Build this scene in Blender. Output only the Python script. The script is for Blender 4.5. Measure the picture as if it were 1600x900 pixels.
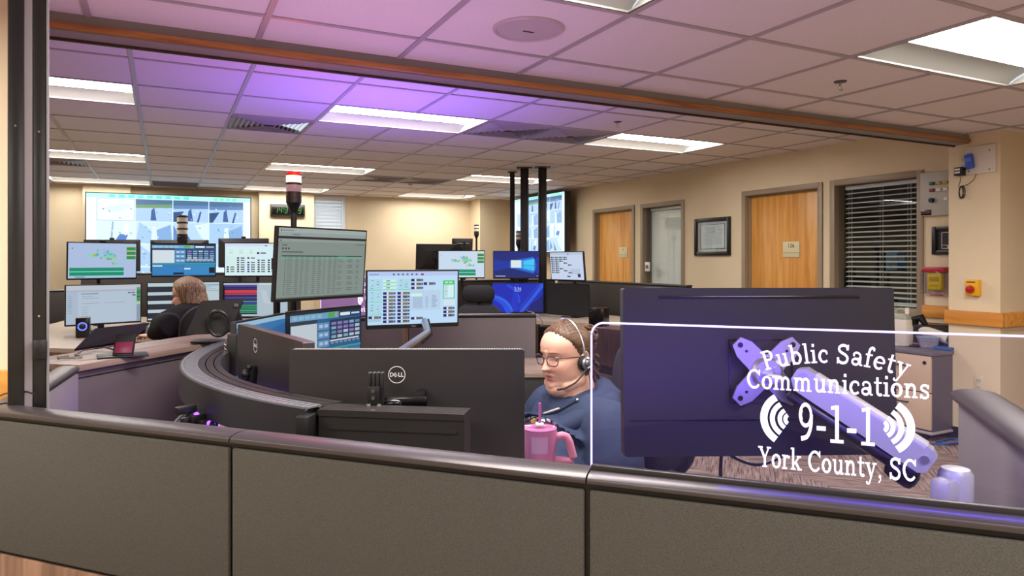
import bpy, bmesh, math, random
from mathutils import Vector, Matrix
from math import sin, cos, pi, radians as R
random.seed(7)
for o in list(bpy.data.objects): bpy.data.objects.remove(o)
SC = bpy.context.scene
COL = SC.collection
# ---------------------------------------------------------------- camera
FPX, CXP, HYP, EYE = 1090.0, 800.0, 408.0, 1.36
TH = math.atan((CXP-256.0)/FPX)
ST, CT = sin(TH), cos(TH)
cd = bpy.data.cameras.new('camera'); cam = bpy.data.objects.new('camera', cd); COL.objects.link(cam)
cam.location = (0, 0, EYE); cam.rotation_euler = (pi/2, 0, -TH)
cd.sensor_width = 36; cd.lens = FPX/1600*36; cd.shift_y = -(450-HYP)/1600; cd.clip_start = .05; cd.clip_end = 100
SC.camera = cam
# ---------------------------------------------------------------- exposure, world
SC.view_settings.view_transform = 'Standard'; SC.view_settings.look = 'None'
SC.view_settings.gamma = 1; SC.view_settings.use_curve_mapping = False
SC.view_settings.exposure = 0.0
LAMP, LAMP_FRONT = 24.0, 46.0           # strength of the ceiling troffers
W = bpy.data.worlds.new('sky'); SC.world = W; W.use_nodes = True
bg = W.node_tree.nodes['Background']; bg.inputs[0].default_value = (.80, .88, 1, 1); bg.inputs[1].default_value = .9
def P(x, y, d):            # point seen at photo position x, y at depth d
    l = d*(x-CXP)/FPX
    return Vector((d*ST+l*CT, d*CT-l*ST, EYE-(y-HYP)*d/FPX))
def PZ(x, y, z): return P(x, y, (EYE-z)*FPX/(y-HYP))
def PX(x, y, X): u = (x-CXP)/FPX; return P(x, y, X/(ST+u*CT))
def PY(x, y, Y): u = (x-CXP)/FPX; return P(x, y, Y/(CT-u*ST))
def LD(l, d, z=0): return Vector((d*ST+l*CT, d*CT-l*ST, z))    # lateral, depth, height
def area(name, loc, direction, sx, sy, col, power, spread=pi, along=None):
    L = bpy.data.lights.new(name, 'AREA'); L.shape = 'RECTANGLE'; L.size = sx; L.size_y = sy; L.energy = power; L.color = col; L.spread = spread
    o = bpy.data.objects.new(name, L); COL.objects.link(o); o.location = loc
    if along is not None:                                   # long side runs along a given horizontal direction
        z = -Vector(direction).normalized(); x = Vector(along).normalized(); y = z.cross(x).normalized(); x = y.cross(z)
        o.rotation_euler = Matrix((x, y, z)).transposed().to_euler()
    else: o.rotation_euler = Vector(direction).to_track_quat('-Z', 'Y').to_euler()
    return o
# ---------------------------------------------------------------- materials
def lin(c):
    if isinstance(c, str):
        c = c.lstrip('#'); c = [int(c[i:i+2], 16)/255 for i in (0, 2, 4)]
    return tuple((x/12.92 if x <= .04045 else ((x+.055)/1.055)**2.4) for x in c)
_m = {}
def mat(name, col, rough=.5, metal=0, spec=.5, noise=None, bump=None, coat=0, alpha=1, scale=None):
    """plain procedural surface; noise=(scale, amount) varies the colour, bump=(scale, strength)"""
    if name in _m: return _m[name]
    m = bpy.data.materials.new(name); m.use_nodes = True; nt = m.node_tree; b = nt.nodes['Principled BSDF']
    c = lin(col) if isinstance(col, str) else col
    b.inputs['Base Color'].default_value = (*c, 1); b.inputs['Roughness'].default_value = rough
    b.inputs['Metallic'].default_value = metal; b.inputs['Specular IOR Level'].default_value = spec
    b.inputs['Coat Weight'].default_value = coat
    if noise or bump:
        tc = nt.nodes.new('ShaderNodeTexCoord')
        mp = nt.nodes.new('ShaderNodeMapping'); nt.links.new(tc.outputs['Object'], mp.inputs[0])
        if scale: mp.inputs['Scale'].default_value = scale
    if noise:
        n = nt.nodes.new('ShaderNodeTexNoise'); n.inputs['Scale'].default_value = noise[0]; n.inputs['Detail'].default_value = 5
        nt.links.new(mp.outputs[0], n.inputs['Vector'])
        r = nt.nodes.new('ShaderNodeValToRGB'); a = noise[1]
        r.color_ramp.elements[0].position = .3; r.color_ramp.elements[1].position = .7
        r.color_ramp.elements[0].color = (*[max(0, x*(1-a)) for x in c], 1); r.color_ramp.elements[1].color = (*[min(1, x*(1+a)) for x in c], 1)
        nt.links.new(n.outputs['Fac'], r.inputs[0]); nt.links.new(r.outputs[0], b.inputs['Base Color'])
    if bump:
        n = nt.nodes.new('ShaderNodeTexNoise'); n.inputs['Scale'].default_value = bump[0]; n.inputs['Detail'].default_value = 3
        nt.links.new(mp.outputs[0], n.inputs['Vector'])
        bp = nt.nodes.new('ShaderNodeBump'); bp.inputs['Strength'].default_value = bump[1]; bp.inputs['Distance'].default_value = .004
        nt.links.new(n.outputs['Fac'], bp.inputs['Height']); nt.links.new(bp.outputs[0], b.inputs['Normal'])
    _m[name] = m; return m
def emat(col, s=1.0, rough=.35):
    k = 'glow_%s_%.2f' % (col, s)
    if k in _m: return _m[k]
    m = bpy.data.materials.new(k); m.use_nodes = True; b = m.node_tree.nodes['Principled BSDF']
    b.inputs['Base Color'].default_value = (.01, .01, .012, 1); b.inputs['Roughness'].default_value = rough
    b.inputs['Emission Color'].default_value = (*lin(col), 1); b.inputs['Emission Strength'].default_value = s
    _m[k] = m; return m
def wood(name, ca, cb, axis='Z', sc=3.0, rough=.45, rings=7):
    if name in _m: return _m[name]
    m = bpy.data.materials.new(name); m.use_nodes = True; nt = m.node_tree; b = nt.nodes['Principled BSDF']
    tc = nt.nodes.new('ShaderNodeTexCoord'); mp = nt.nodes.new('ShaderNodeMapping'); nt.links.new(tc.outputs['Object'], mp.inputs[0])
    s = [sc*rings]*3; s['XYZ'.index(axis)] = sc*.55; mp.inputs['Scale'].default_value = s
    n = nt.nodes.new('ShaderNodeTexNoise'); n.inputs['Scale'].default_value = 1.0; n.inputs['Detail'].default_value = 6; n.inputs['Distortion'].default_value = 1.2
    nt.links.new(mp.outputs[0], n.inputs['Vector'])
    r = nt.nodes.new('ShaderNodeValToRGB'); r.color_ramp.elements[0].position = .32; r.color_ramp.elements[1].position = .68
    r.color_ramp.elements[0].color = (*lin(ca), 1); r.color_ramp.elements[1].color = (*lin(cb), 1)
    nt.links.new(n.outputs['Fac'], r.inputs[0]); nt.links.new(r.outputs[0], b.inputs['Base Color']); b.inputs['Roughness'].default_value = rough
    _m[name] = m; return m
def glass(name, tint=(1, 1, 1), glow=None, gs=0, ior=1.45, rough=0.0, milk=None):
    """thin clear sheet: transparent with fresnel reflection; an edge-lit sheet also gives off a faint glow"""
    if name in _m: return _m[name]
    m = bpy.data.materials.new(name); m.use_nodes = True; nt = m.node_tree; nt.nodes.clear()
    out = nt.nodes.new('ShaderNodeOutputMaterial'); t = nt.nodes.new('ShaderNodeBsdfTransparent'); t.inputs[0].default_value = (*tint, 1)
    g = nt.nodes.new('ShaderNodeBsdfGlossy'); g.inputs['Roughness'].default_value = rough
    lw = nt.nodes.new('ShaderNodeLayerWeight'); lw.inputs[0].default_value = .5
    pw = nt.nodes.new('ShaderNodeMath'); pw.operation = 'POWER'; nt.links.new(lw.outputs['Facing'], pw.inputs[0]); pw.inputs[1].default_value = 4.0
    f0 = ((ior-1)/(ior+1))**2; f = nt.nodes.new('ShaderNodeMath'); f.operation = 'MULTIPLY_ADD'; nt.links.new(pw.outputs[0], f.inputs[0]); f.inputs[1].default_value = .7; f.inputs[2].default_value = f0
    mx = nt.nodes.new('ShaderNodeMixShader'); nt.links.new(f.outputs[0], mx.inputs[0]); nt.links.new(t.outputs[0], mx.inputs[1]); nt.links.new(g.outputs[0], mx.inputs[2])
    last = mx
    if milk:                                                 # cloudy plastic: part of the light is scattered
        df = nt.nodes.new('ShaderNodeBsdfDiffuse'); df.inputs[0].default_value = (*lin(milk[0]), 1); m2 = nt.nodes.new('ShaderNodeMixShader'); m2.inputs[0].default_value = milk[1]
        nt.links.new(mx.outputs[0], m2.inputs[1]); nt.links.new(df.outputs[0], m2.inputs[2]); last = m2
    if glow:
        e = nt.nodes.new('ShaderNodeEmission'); e.inputs[0].default_value = (*lin(glow), 1); e.inputs[1].default_value = gs
        ad = nt.nodes.new('ShaderNodeAddShader'); nt.links.new(mx.outputs[0], ad.inputs[0]); nt.links.new(e.outputs[0], ad.inputs[1]); last = ad
    nt.links.new(last.outputs[0], out.inputs[0]); _m[name] = m; return m
# ---------------------------------------------------------------- mesh builder
class MB:
    def __init__(s): s.v = []; s.f = []; s.mi = []; s.M = Matrix()
    def add(s, vs, fs, m=0):
        b = len(s.v); s.v += [tuple(s.M @ Vector(v)) for v in vs]
        s.f += [tuple(b+i for i in f) for f in fs]; s.mi += [m]*len(fs); return s
    def bm(s, bm, m=0, X=None):
        if X is not None: bm.transform(X)
        bm.verts.index_update(); s.add([v.co for v in bm.verts], [[v.index for v in f.verts] for f in bm.faces], m); bm.free(); return s
    def box(s, c, d, bev=0, rot=None, m=0, seg=2):
        bm = bmesh.new(); bmesh.ops.create_cube(bm, size=1); bmesh.ops.scale(bm, vec=d, verts=bm.verts)
        if bev: bmesh.ops.bevel(bm, geom=bm.edges[:], offset=min(bev, min(d)*.49), segments=seg, affect='EDGES', profile=.5)
        X = Matrix.Translation(c)
        if rot is not None: X = X @ (rot if isinstance(rot, Matrix) else Matrix.Rotation(rot, 4, 'Z'))
        return s.bm(bm, m, X)
    def mm(s, a, b, bev=0, m=0):            # box from min corner to max corner
        return s.box([(a[i]+b[i])/2 for i in range(3)], [abs(b[i]-a[i]) for i in range(3)], bev, m=m)
    def cyl(s, p0, p1, r0, r1=None, n=20, m=0, cap=True):
        p0 = Vector(p0); p1 = Vector(p1); r1 = r0 if r1 is None else r1; q = (p1-p0).to_track_quat('Z', 'Y')
        vs = []
        for p, r in ((p0, r0), (p1, r1)): vs += [p+q @ Vector((r*cos(2*pi*i/n), r*sin(2*pi*i/n), 0)) for i in range(n)]
        fs = [(i, (i+1) % n, n+(i+1) % n, n+i) for i in range(n)]
        if cap: fs += [tuple(range(n-1, -1, -1)), tuple(range(n, 2*n))]
        return s.add(vs, fs, m)
    def lathe(s, prof, o=(0, 0, 0), n=28, m=0, axis=None):
        vs = []; fs = []; q = Vector(axis).to_track_quat('Z', 'Y') if axis else None
        for r, z in prof:
            for i in range(n):
                p = Vector((r*cos(2*pi*i/n), r*sin(2*pi*i/n), z))
                vs.append((q @ p if q else p)+Vector(o))
        for j in range(len(prof)-1):
            for i in range(n): fs.append((j*n+i, j*n+(i+1) % n, (j+1)*n+(i+1) % n, (j+1)*n+i))
        fs.append(tuple(range(n-1, -1, -1))); fs.append(tuple((len(prof)-1)*n+i for i in range(n)))
        return s.add(vs, fs, m)
    def tube(s, path, r, n=8, m=0, closed=False, flat=1.0):
        path = [Vector(p) for p in path]; k = len(path); vs = []; fs = []
        up = Vector((0, 0, 1))
        for i, p in enumerate(path):
            t = (path[(i+1) % k]-path[i-1]) if closed else (path[min(i+1, k-1)]-path[max(i-1, 0)])
            t = t.normalized() if t.length > 1e-9 else Vector((0, 0, 1))
            a = t.cross(up); a = a.normalized() if a.length > .05 else t.cross(Vector((1, 0, 0))).normalized()
            b = a.cross(t).normalized(); rr = r[i] if isinstance(r, (list, tuple)) else r
            vs += [p+(a*cos(2*pi*j/n)+b*sin(2*pi*j/n)*flat)*rr for j in range(n)]
        for i in range(k if closed else k-1):
            i2 = (i+1) % k
            for j in range(n): fs.append((i*n+j, i*n+(j+1) % n, i2*n+(j+1) % n, i2*n+j))
        if not closed: fs += [tuple(range(n-1, -1, -1)), tuple((k-1)*n+j for j in range(n))]
        return s.add(vs, fs, m)
    def loft(s, rings, m=0, cap=True):
        n = len(rings[0]); vs = [p for r in rings for p in r]; fs = []
        for j in range(len(rings)-1):
            for i in range(n): fs.append((j*n+i, j*n+(i+1) % n, (j+1)*n+(i+1) % n, (j+1)*n+i))
        if cap: fs += [tuple(range(n-1, -1, -1)), tuple((len(rings)-1)*n+i for i in range(n))]
        return s.add(vs, fs, m)
    def prism(s, poly, z0, z1, m=0, X=None):
        n = len(poly); vs = [Vector((x, y, z0)) for x, y in poly]+[Vector((x, y, z1)) for x, y in poly]
        if X is not None: vs = [X @ v for v in vs]
        fs = [tuple(range(n-1, -1, -1)), tuple(range(n, 2*n))]+[(i, (i+1) % n, n+(i+1) % n, n+i) for i in range(n)]
        return s.add(vs, fs, m)
    def sph(s, c, r, m=0, n=16, rot=None):
        bm = bmesh.new(); bmesh.ops.create_uvsphere(bm, u_segments=n, v_segments=max(6, n//2+2), radius=1)
        rr = (r, r, r) if isinstance(r, (int, float)) else r
        X = Matrix.Translation(c) @ (rot or Matrix()) @ Matrix.Diagonal((*rr, 1)); return s.bm(bm, m, X)
    def build(s, name, mats, parent=None, smooth=35, loc=None, rz=0):
        me = bpy.data.meshes.new(name); me.from_pydata(s.v, [], s.f)
        mats = mats if isinstance(mats, (list, tuple)) else [mats]
        for mt in mats: me.materials.append(mt)
        if len(mats) > 1: me.polygons.foreach_set('material_index', s.mi)
        me.update()
        b = bmesh.new(); b.from_mesh(me); bmesh.ops.recalc_face_normals(b, faces=b.faces[:]); b.to_mesh(me); b.free()
        if smooth:
            me.polygons.foreach_set('use_smooth', [True]*len(me.polygons)); me.set_sharp_from_angle(angle=R(smooth))
        o = bpy.data.objects.new(name, me); COL.objects.link(o)
        if parent: o.parent = parent
        if loc is not None: o.location = loc; o.rotation_euler = (0, 0, rz)
        return o
def tag(o, label, cat, group=None, kind=None):
    if label: o['label'] = label
    if cat: o['category'] = cat
    if group: o['group'] = group
    if kind: o['kind'] = kind
    return o
def thing(name, label, cat, loc=(0, 0, 0), rz=0, group=None):
    o = bpy.data.objects.new(name, None); o.empty_display_size = .1; COL.objects.link(o); o.location = loc; o.rotation_euler = (0, 0, rz)
    return tag(o, label, cat, group)
def struct(o): o['kind'] = 'structure'; return o
def copy_thing(root, loc, rz, label):
    r = root.copy(); COL.objects.link(r); r.location = loc; r.rotation_euler = (0, 0, rz); r['label'] = label
    def rec(a, b):
        for ch in list(a.children):
            k = ch.copy(); COL.objects.link(k); k.parent = b; rec(ch, k)
    rec(root, r); return r
def holes(x0, x1, y0, y1, hs):                # rectangle minus rectangles -> list of cells
    xs = sorted({x0, x1, *[min(max(v, x0), x1) for h in hs for v in h[:2]]}); ys = sorted({y0, y1, *[min(max(v, y0), y1) for h in hs for v in h[2:]]})
    out = []
    for a, b in zip(xs, xs[1:]):
        run = None
        for c, d in zip(ys, ys[1:]):
            mx, my = (a+b)/2, (c+d)/2
            if any(h[0] < mx < h[1] and h[2] < my < h[3] for h in hs):
                if run: out.append((a, b, *run)); run = None
            else: run = (run[0], d) if run else (c, d)
        if run: out.append((a, b, *run))
    return out
# ================================================================ ROOM
M_wall = mat('painted wall', '#dfceae', .75, noise=(2.0, .03), bump=(160, .08))
M_tile = mat('ceiling tile', '#e6dedb', .9, noise=(260, .05), bump=(300, .25))
M_grid = mat('ceiling grid metal', '#ada4a4', .4)
M_beam = mat('beam paint', '#8e8781', .7, noise=(3, .03))
M_oak = wood('honey oak trim', '#c27a2a', '#e0a04e', 'Y', 2.2, .35)
M_oakx = wood('honey oak beam trim', '#93582a', '#c98a48', 'X', 2.2, .35)
M_dark = wood('dark edge wood', '#2a150c', '#3f2314', 'X', 2.2, .4)
M_door = wood('oak door veneer', '#c98433', '#e6ac5c', 'Z', 1.5, .38, 9)
M_frame = mat('taupe metal frame', '#9a8a74', .45, noise=(4, .04))
M_black = mat('black plastic', '#141416', .45)
M_blackg = mat('gloss black plastic', '#0c0c0e', .22)
M_white = mat('white plastic', '#e6e3da', .4)
M_blind = mat('blind slat white', '#f3f3f2', .45)
# carpet
def carpet():
    m = bpy.data.materials.new('carpet'); m.use_nodes = True; nt = m.node_tree; b = nt.nodes['Principled BSDF']
    tc = nt.nodes.new('ShaderNodeTexCoord'); sp = nt.nodes.new('ShaderNodeSeparateXYZ'); nt.links.new(tc.outputs['Object'], sp.inputs[0])
    def math_(op, a, bb=None):
        n = nt.nodes.new('ShaderNodeMath'); n.operation = op
        for i, x in enumerate((a, bb)):
            if x is None: continue
            if isinstance(x, (int, float)): n.inputs[i].default_value = x
            else: nt.links.new(x, n.inputs[i])
        return n.outputs[0]
    # planks laid in a zig-zag: direction flips every 0.45 m
    t = math_('PINGPONG', sp.outputs[0], .45)
    along = math_('ADD', sp.outputs[1], t)
    cm = nt.nodes.new('ShaderNodeCombineXYZ'); nt.links.new(math_('MULTIPLY', along, 62.0), cm.inputs[0]); nt.links.new(math_('MULTIPLY', sp.outputs[0], 7.0), cm.inputs[1])
    n = nt.nodes.new('ShaderNodeTexNoise'); n.inputs['Scale'].default_value = 1; n.inputs['Detail'].default_value = 6; nt.links.new(cm.outputs[0], n.inputs['Vector'])
    r = nt.nodes.new('ShaderNodeValToRGB'); r.color_ramp.elements[0].position = .35; r.color_ramp.elements[1].position = .65
    r.color_ramp.elements[0].color = (*lin('#5d4c46'), 1); r.color_ramp.elements[1].color = (*lin('#a8958a'), 1)
    nt.links.new(n.outputs['Fac'], r.inputs[0]); nt.links.new(r.outputs[0], b.inputs['Base Color']); b.inputs['Roughness'].default_value = .95; b.inputs['Specular IOR Level'].default_value = .1
    bp = nt.nodes.new('ShaderNodeBump'); bp.inputs['Strength'].default_value = .4; nt.links.new(n.outputs['Fac'], bp.inputs['Height']); nt.links.new(bp.outputs[0], b.inputs['Normal'])
    return m
M_carpet = carpet()
XL, XR, XR2, YB, YF = -3.2, 5.87, 7.6, 12.2, -2.6
C1, C2 = 2.31, 2.505
b = MB(); b.mm((XL-.1, YF-.1, -.1), (XR2+.1, YB+.1, 0)); struct(b.build('floor', M_carpet, smooth=0))
# ceiling grid modules
GX1, GSX, GY1, GSY = .36, .6224, 2.835, .6375
HX, HSX, HY, HSY = -.165, .635, 4.465, .67
def cell(i, j): return (HX+HSX*i, HX+HSX*(i+1), HY+HSY*j, HY+HSY*(j+1))
def fcell(i, j): return (GX1+GSX*i, GX1+GSX*(i+1), GY1-GSY*(j+1), GY1-GSY*j)
rear_lights = [(HX+HSX*i, HX+HSX*(i+2), HY+HSY*j, HY+HSY*(j+1)) for i, j in ((-2, 1), (2, 1), (6, 1), (-2, 6), (2, 6), (6, 6), (-2, 10), (2, 10), (6, 10))]
front_lights = [(GX1, GX1+2*GSX, GY1-2*GSY, GY1-GSY), (GX1+4*GSX, GX1+6*GSX, GY1-2*GSY, GY1-GSY), (GX1-4*GSX, GX1-2*GSX, GY1-2*GSY, GY1-GSY),
                (GX1, GX1+2*GSX, GY1-6*GSY, GY1-5*GSY), (GX1+4*GSX, GX1+6*GSX, GY1-6*GSY, GY1-5*GSY), (GX1-4*GSX, GX1-2*GSX, GY1-6*GSY, GY1-5*GSY)]
vents = [cell(1, 2), cell(4, 1), cell(5, 1), cell(4, 7), cell(5, 7), cell(-2, 7)]
grille = cell(0, 10)
def ceiling(name, x0, x1, y0, y1, z, hs, gx, sx, gy, sy):
    b = MB()
    for a, bb, c, d in holes(x0, x1, y0, y1, hs): b.mm((a, c, z), (bb, d, z+.02))
    o = struct(b.build(name, M_tile, smooth=0))
    g = MB(); k0 = math.ceil((x0-gx)/sx); x = gx+k0*sx
    def runs(lo, hi, cuts):
        segs = []; p = lo
        for c, d in sorted(cuts):
            if c > p: segs.append((p, c))
            p = max(p, d)
        if p < hi: segs.append((p, hi))
        return segs
    while x < x1:
        for c, d in runs(y0, y1, [(h[2], h[3]) for h in hs if h[0] < x-.02 and h[1] > x+.02]): g.mm((x-.012, c, z-.006), (x+.012, d, z+.001))
        x += sx
    y = gy+math.ceil((y0-gy)/sy)*sy
    while y < y1:
        for c, d in runs(x0, x1, [(h[0], h[1]) for h in hs if h[2] < y-.02 and h[3] > y+.02]): g.mm((c, y-.012, z-.0055), (d, y+.012, z+.001))
        y += sy
    g.build('ceiling_grid', M_grid, o, smooth=0); return o
ceiling('ceiling', XL, XR, 3.25, YB, C2, rear_lights+vents+[grille], HX, HSX, HY, HSY)
ceiling('ceiling', XL, XR2, YF, 3.15, C1, front_lights, GX1, GSX, GY1, GSY)
# walls
def wall_x(name, X0, X1, y0, y1, z1, hs):
    b = MB()
    for a, bb, c, d in holes(y0, y1, 0, z1, hs): b.mm((X0, a, c), (X1, bb, d))
    return struct(b.build(name, M_wall, smooth=0))
D1, D2 = (7.93, 8.98, 0, 2.143), (4.83, 5.91, 0, 2.147)
W1, W2 = (6.89, 7.785, .868, 2.138), (3.80, 4.74, .868, 2.15)
wall_x('wall_right', XR, XR+.16, 3.3, YB, C2+.1, [D1, D2, W1, W2])
b = MB(); W3 = (PY(488, 330, YB).x, PY(540, 330, YB).x, 1.0, C2-.03)
for a, bb, c, d in holes(XL, XR+.2, 0, C2+.1, [W3]): b.mm((a, YB, c), (bb, YB+.16, d))
pa, pb = PY(129, 300, YB-.12).x, PY(204, 300, YB-.12).x
b.mm((pa, YB-.12, 0), (pb, YB, C2)); pc, pd_ = PY(405, 300, YB-.15).x, W3[0]
b.mm((pc, YB-.15, 0), (pd_, YB, C2)); b.mm((PY(750, 320, 11.75).x, 11.75, 0), (XR, YB, C2))
struct(b.build('wall_back', M_wall, smooth=0))
b = MB(); b.mm((XL-.1, 3.2, 0), (XL, YB, C2+.1)); b.mm((XL-.1, YF, 0), (XL, 3.2, C1+.2)); struct(b.build('wall_left', M_wall, smooth=0))
b = MB(); b.mm((XL, 2.93, 0), (-.45, 3.10, C2+.1)); struct(b.build('wall_left_front', M_wall, smooth=0))
b = MB(); b.mm((XL, YF-.1, 0), (XR2, YF, C1+.2)); struct(b.build('wall_front', M_wall, smooth=0))
b = MB(); b.mm((XR2, YF, 0), (XR2+.1, 3.3, C1+.2)); struct(b.build('wall_front_right', M_wall, smooth=0))
CX0, CY0, CY1 = 5.4, 2.93, 3.30
b = MB(); b.mm((CX0, CY0, 0), (XR2, CY1, C2+.1)); struct(b.build('wall_column', M_wall, smooth=0))
# header beam with oak moulding
b = MB(); b.mm((-.42, 3.15, 2.24), (CX0, 3.25, C2+.1)); struct(b.build('trim_1', M_beam, smooth=0))
b = MB(); b.box(((-.42+CX0)/2, 3.143, 2.258), (CX0+.42, .022, .025), .004); struct(b.build('trim_2', M_oakx))
b = MB(); b.box(((-.42+CX0)/2, 3.256, 2.24), (CX0+.42, .016, .022), .003); struct(b.build('trim_3', M_dark))
# chair rail and baseboards
b = MB()
b.box((XR-.015, (3.3+3.80)/2, .932), (.03, .5, .104), .004)
b.box((XR-.015, (5.91+6.89)/2, .932), (.03, .98, .104), .004)
b.box((CX0-.017, (CY0+CY1)/2-.008, .935), (.034, CY1-CY0+.05, .103), .005)
b.box(((CX0+XR2)/2-.0, CY0-.017, .935), (XR2-CX0, .034, .103), .005)
b.box((-.42-1.0, 2.93-.017, .935), (2.06, .034, .103), .005)
struct(b.build('trim_4', M_oak))
b = MB()
for y0, y1 in ((3.3, 4.83), (5.91, 7.93), (8.98, YB)): b.mm((XR-.012, y0, 0), (XR, y1, .10), .003)
b.mm((CX0-.012, CY0-.012, 0), (CX0, CY1, .10), .003); b.mm((CX0, CY0-.012, 0), (XR2, CY0, .10), .003)
struct(b.build('baseboard_right', M_black))
# doors, frames and windows of the right wall
def door(name, D, n, sign):
    y0, y1, z0, z1 = D
    f = MB(); fw = .055
    for a, bb in ((y0, y0+fw), (y1-fw, y1)): f.mm((XR-.018, a, 0), (XR+.13, bb, z1), .004)
    f.mm((XR-.018, y0+fw-.004, z1-fw), (XR+.13, y1-fw+.004, z1), .004)
    f.mm((XR+.05, y0+fw, 0), (XR+.065, y0+fw+.016, z1-fw)); f.mm((XR+.05, y1-fw-.016, 0), (XR+.065, y1-fw, z1-fw)); f.mm((XR+.05, y0+fw, z1-fw-.016), (XR+.065, y1-fw, z1-fw))
    o = MB(); o.mm((XR+.066, y0+fw+.003, .01), (XR+.108, y1-fw-.003, z1-fw-.003), .002)
    d = struct(o.build(name, M_door)); f.build('door_frame', M_frame, d)
    h = MB(); h.cyl((XR+.066, y0+.12, 1.0), (XR+.02, y0+.12, 1.0), .012); h.box((XR+.02, y0+.17, 1.0), (.016, .12, .018), .006); h.cyl((XR+.066, y0+.12, 1.0), (XR+.06, y0+.12, 1.0), .03)
    h.build('door_handle', mat('brushed steel', '#a9a9ab', .3, 1), d)
    return d
d1 = door('door_1', D1, 1, None); d2 = door('door_2', D2, 2, None)
def win_frame(y0, y1, z0, z1, fw):
    f = MB()
    for a, bb in ((y0, y0+fw), (y1-fw, y1)): f.mm((XR-.018, a, z0), (XR+.13, bb, z1), .004)
    for a, bb in ((z0, z0+fw+.02), (z1-fw, z1)): f.mm((XR-.018, y0+fw-.004, a), (XR+.13, y1-fw+.004, bb), .004)
    return f
M_pane = glass('window glass', (.93, .96, .95), ior=1.5)
def window(name, Wd, slats):
    y0, y1, z0, z1 = Wd; fw = .055
    d = struct(win_frame(y0, y1, z0, z1, fw).build(name, M_frame))
    p = MB(); p.mm((XR+.045, y0+fw, z0+fw+.02), (XR+.049, y1-fw, z1-fw)); p.build('pane', M_pane, d, smooth=0)
    return d
w1 = window('window_1', W1, 0); w2 = window('window_2', W2, 1)
# venetian blinds: each its own thing behind the glass
def blind(label, X, y0, y1, z0, z1, n, tilt, depth=.045):
    t = thing('venetian_blind', label, 'blind', (X, (y0+y1)/2, z1), 0)
    s = MB(); hw = (y1-y0)/2
    s.box((0, 0, -.02), (.04, 2*hw, .035), .004); s.build('head_rail', M_blind, t)
    s = MB(); L = z1-z0-.05
    for i in range(n):
        z = -.05-L*(i+.5)/n
        s.box((0, 0, z), (depth, 2*hw-.01, .0035), 0, Matrix.Rotation(tilt, 4, 'Y'))
    s.build('slats', M_blind, t)
    s = MB()
    for k in (-.75, -.05, .8): s.cyl((-.024, hw*k, -.03), (-.024, hw*k, -L-.05), .0016, n=6); s.cyl((-.024, hw*k+.03, -.03), (-.024, hw*k+.03, -L-.05), .0010, n=5)
    s.build('cords', M_white, t)
    s = MB(); s.box((0, 0, z0-z1+.006), (.04, 2*hw-.01, .014), .003); s.build('bottom_rail', M_blind, t)
    return t
blind('open white venetian blind in the wide window right of the 126 door', XR+.10, W2[0]+.07, W2[1]-.10, W2[2]+.085, W2[3]-.06, 23, R(-16), .042)
blind('closed pale blind in the narrow window left of the framed certificate', XR+.10, W1[0]+.06, W1[1]-.10, W1[2]+.085, W1[3]-.06, 46, R(-74), .034)
# rooms behind the right wall (dark office behind the wide window, lit one behind the narrow window)
b = MB()
for y0, y1 in ((3.4, 6.3), (6.5, 9.4)):
    b.mm((8.2, y0, 0), (8.3, y1, 2.6)); b.mm((XR+.17, y0-.05, 0), (8.3, y0, 2.6)); b.mm((XR+.17, y1, 0), (8.3, y1+.05, 2.6)); b.mm((XR+.17, y0, 2.6), (8.3, y1, 2.65)); b.mm((XR+.17, y0, -.1), (8.3, y1, -.001))
struct(b.build('wall_office', mat('office wall', '#6b645a', .8), smooth=0))
# rear window with blind, daylight outside
wd = MB(); x0, x1, z0, z1 = W3
for a, bb in ((x0, x0+.05), (x1-.05, x1)): wd.mm((a, YB-.01, z0), (bb, YB+.14, z1), .003)
for a, bb in ((z0, z0+.05), (z1-.05, z1)): wd.mm((x0+.05, YB-.01, a), (x1-.05, YB+.14, bb), .003)
wd = struct(wd.build('window_3', mat('white window frame', '#dfe6ea', .4))); p = MB(); p.mm((x0+.05, YB+.09, z0+.05), (x1-.05, YB+.094, z1-.05)); p.build('pane', M_pane, wd, smooth=0)
t = thing('venetian_blind', 'white blind in the bright back window beside the digital clock', 'blind', ((x0+x1)/2, YB+.04, z1-.05))
s = MB(); hw = (x1-x0)/2-.06; L = z1-z0-.14
for i in range(22): s.box((0, 0, -.03-L*(i+.5)/22), (2*hw, .05, .004), 0, Matrix.Rotation(R(38), 4, 'X'))
s.build('slats', mat('lit blind', '#e6eaee', .5), t); s = MB(); s.box((0, 0, -.016), (2*hw, .045, .03), .004); s.build('head_rail', M_blind, t)
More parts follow.
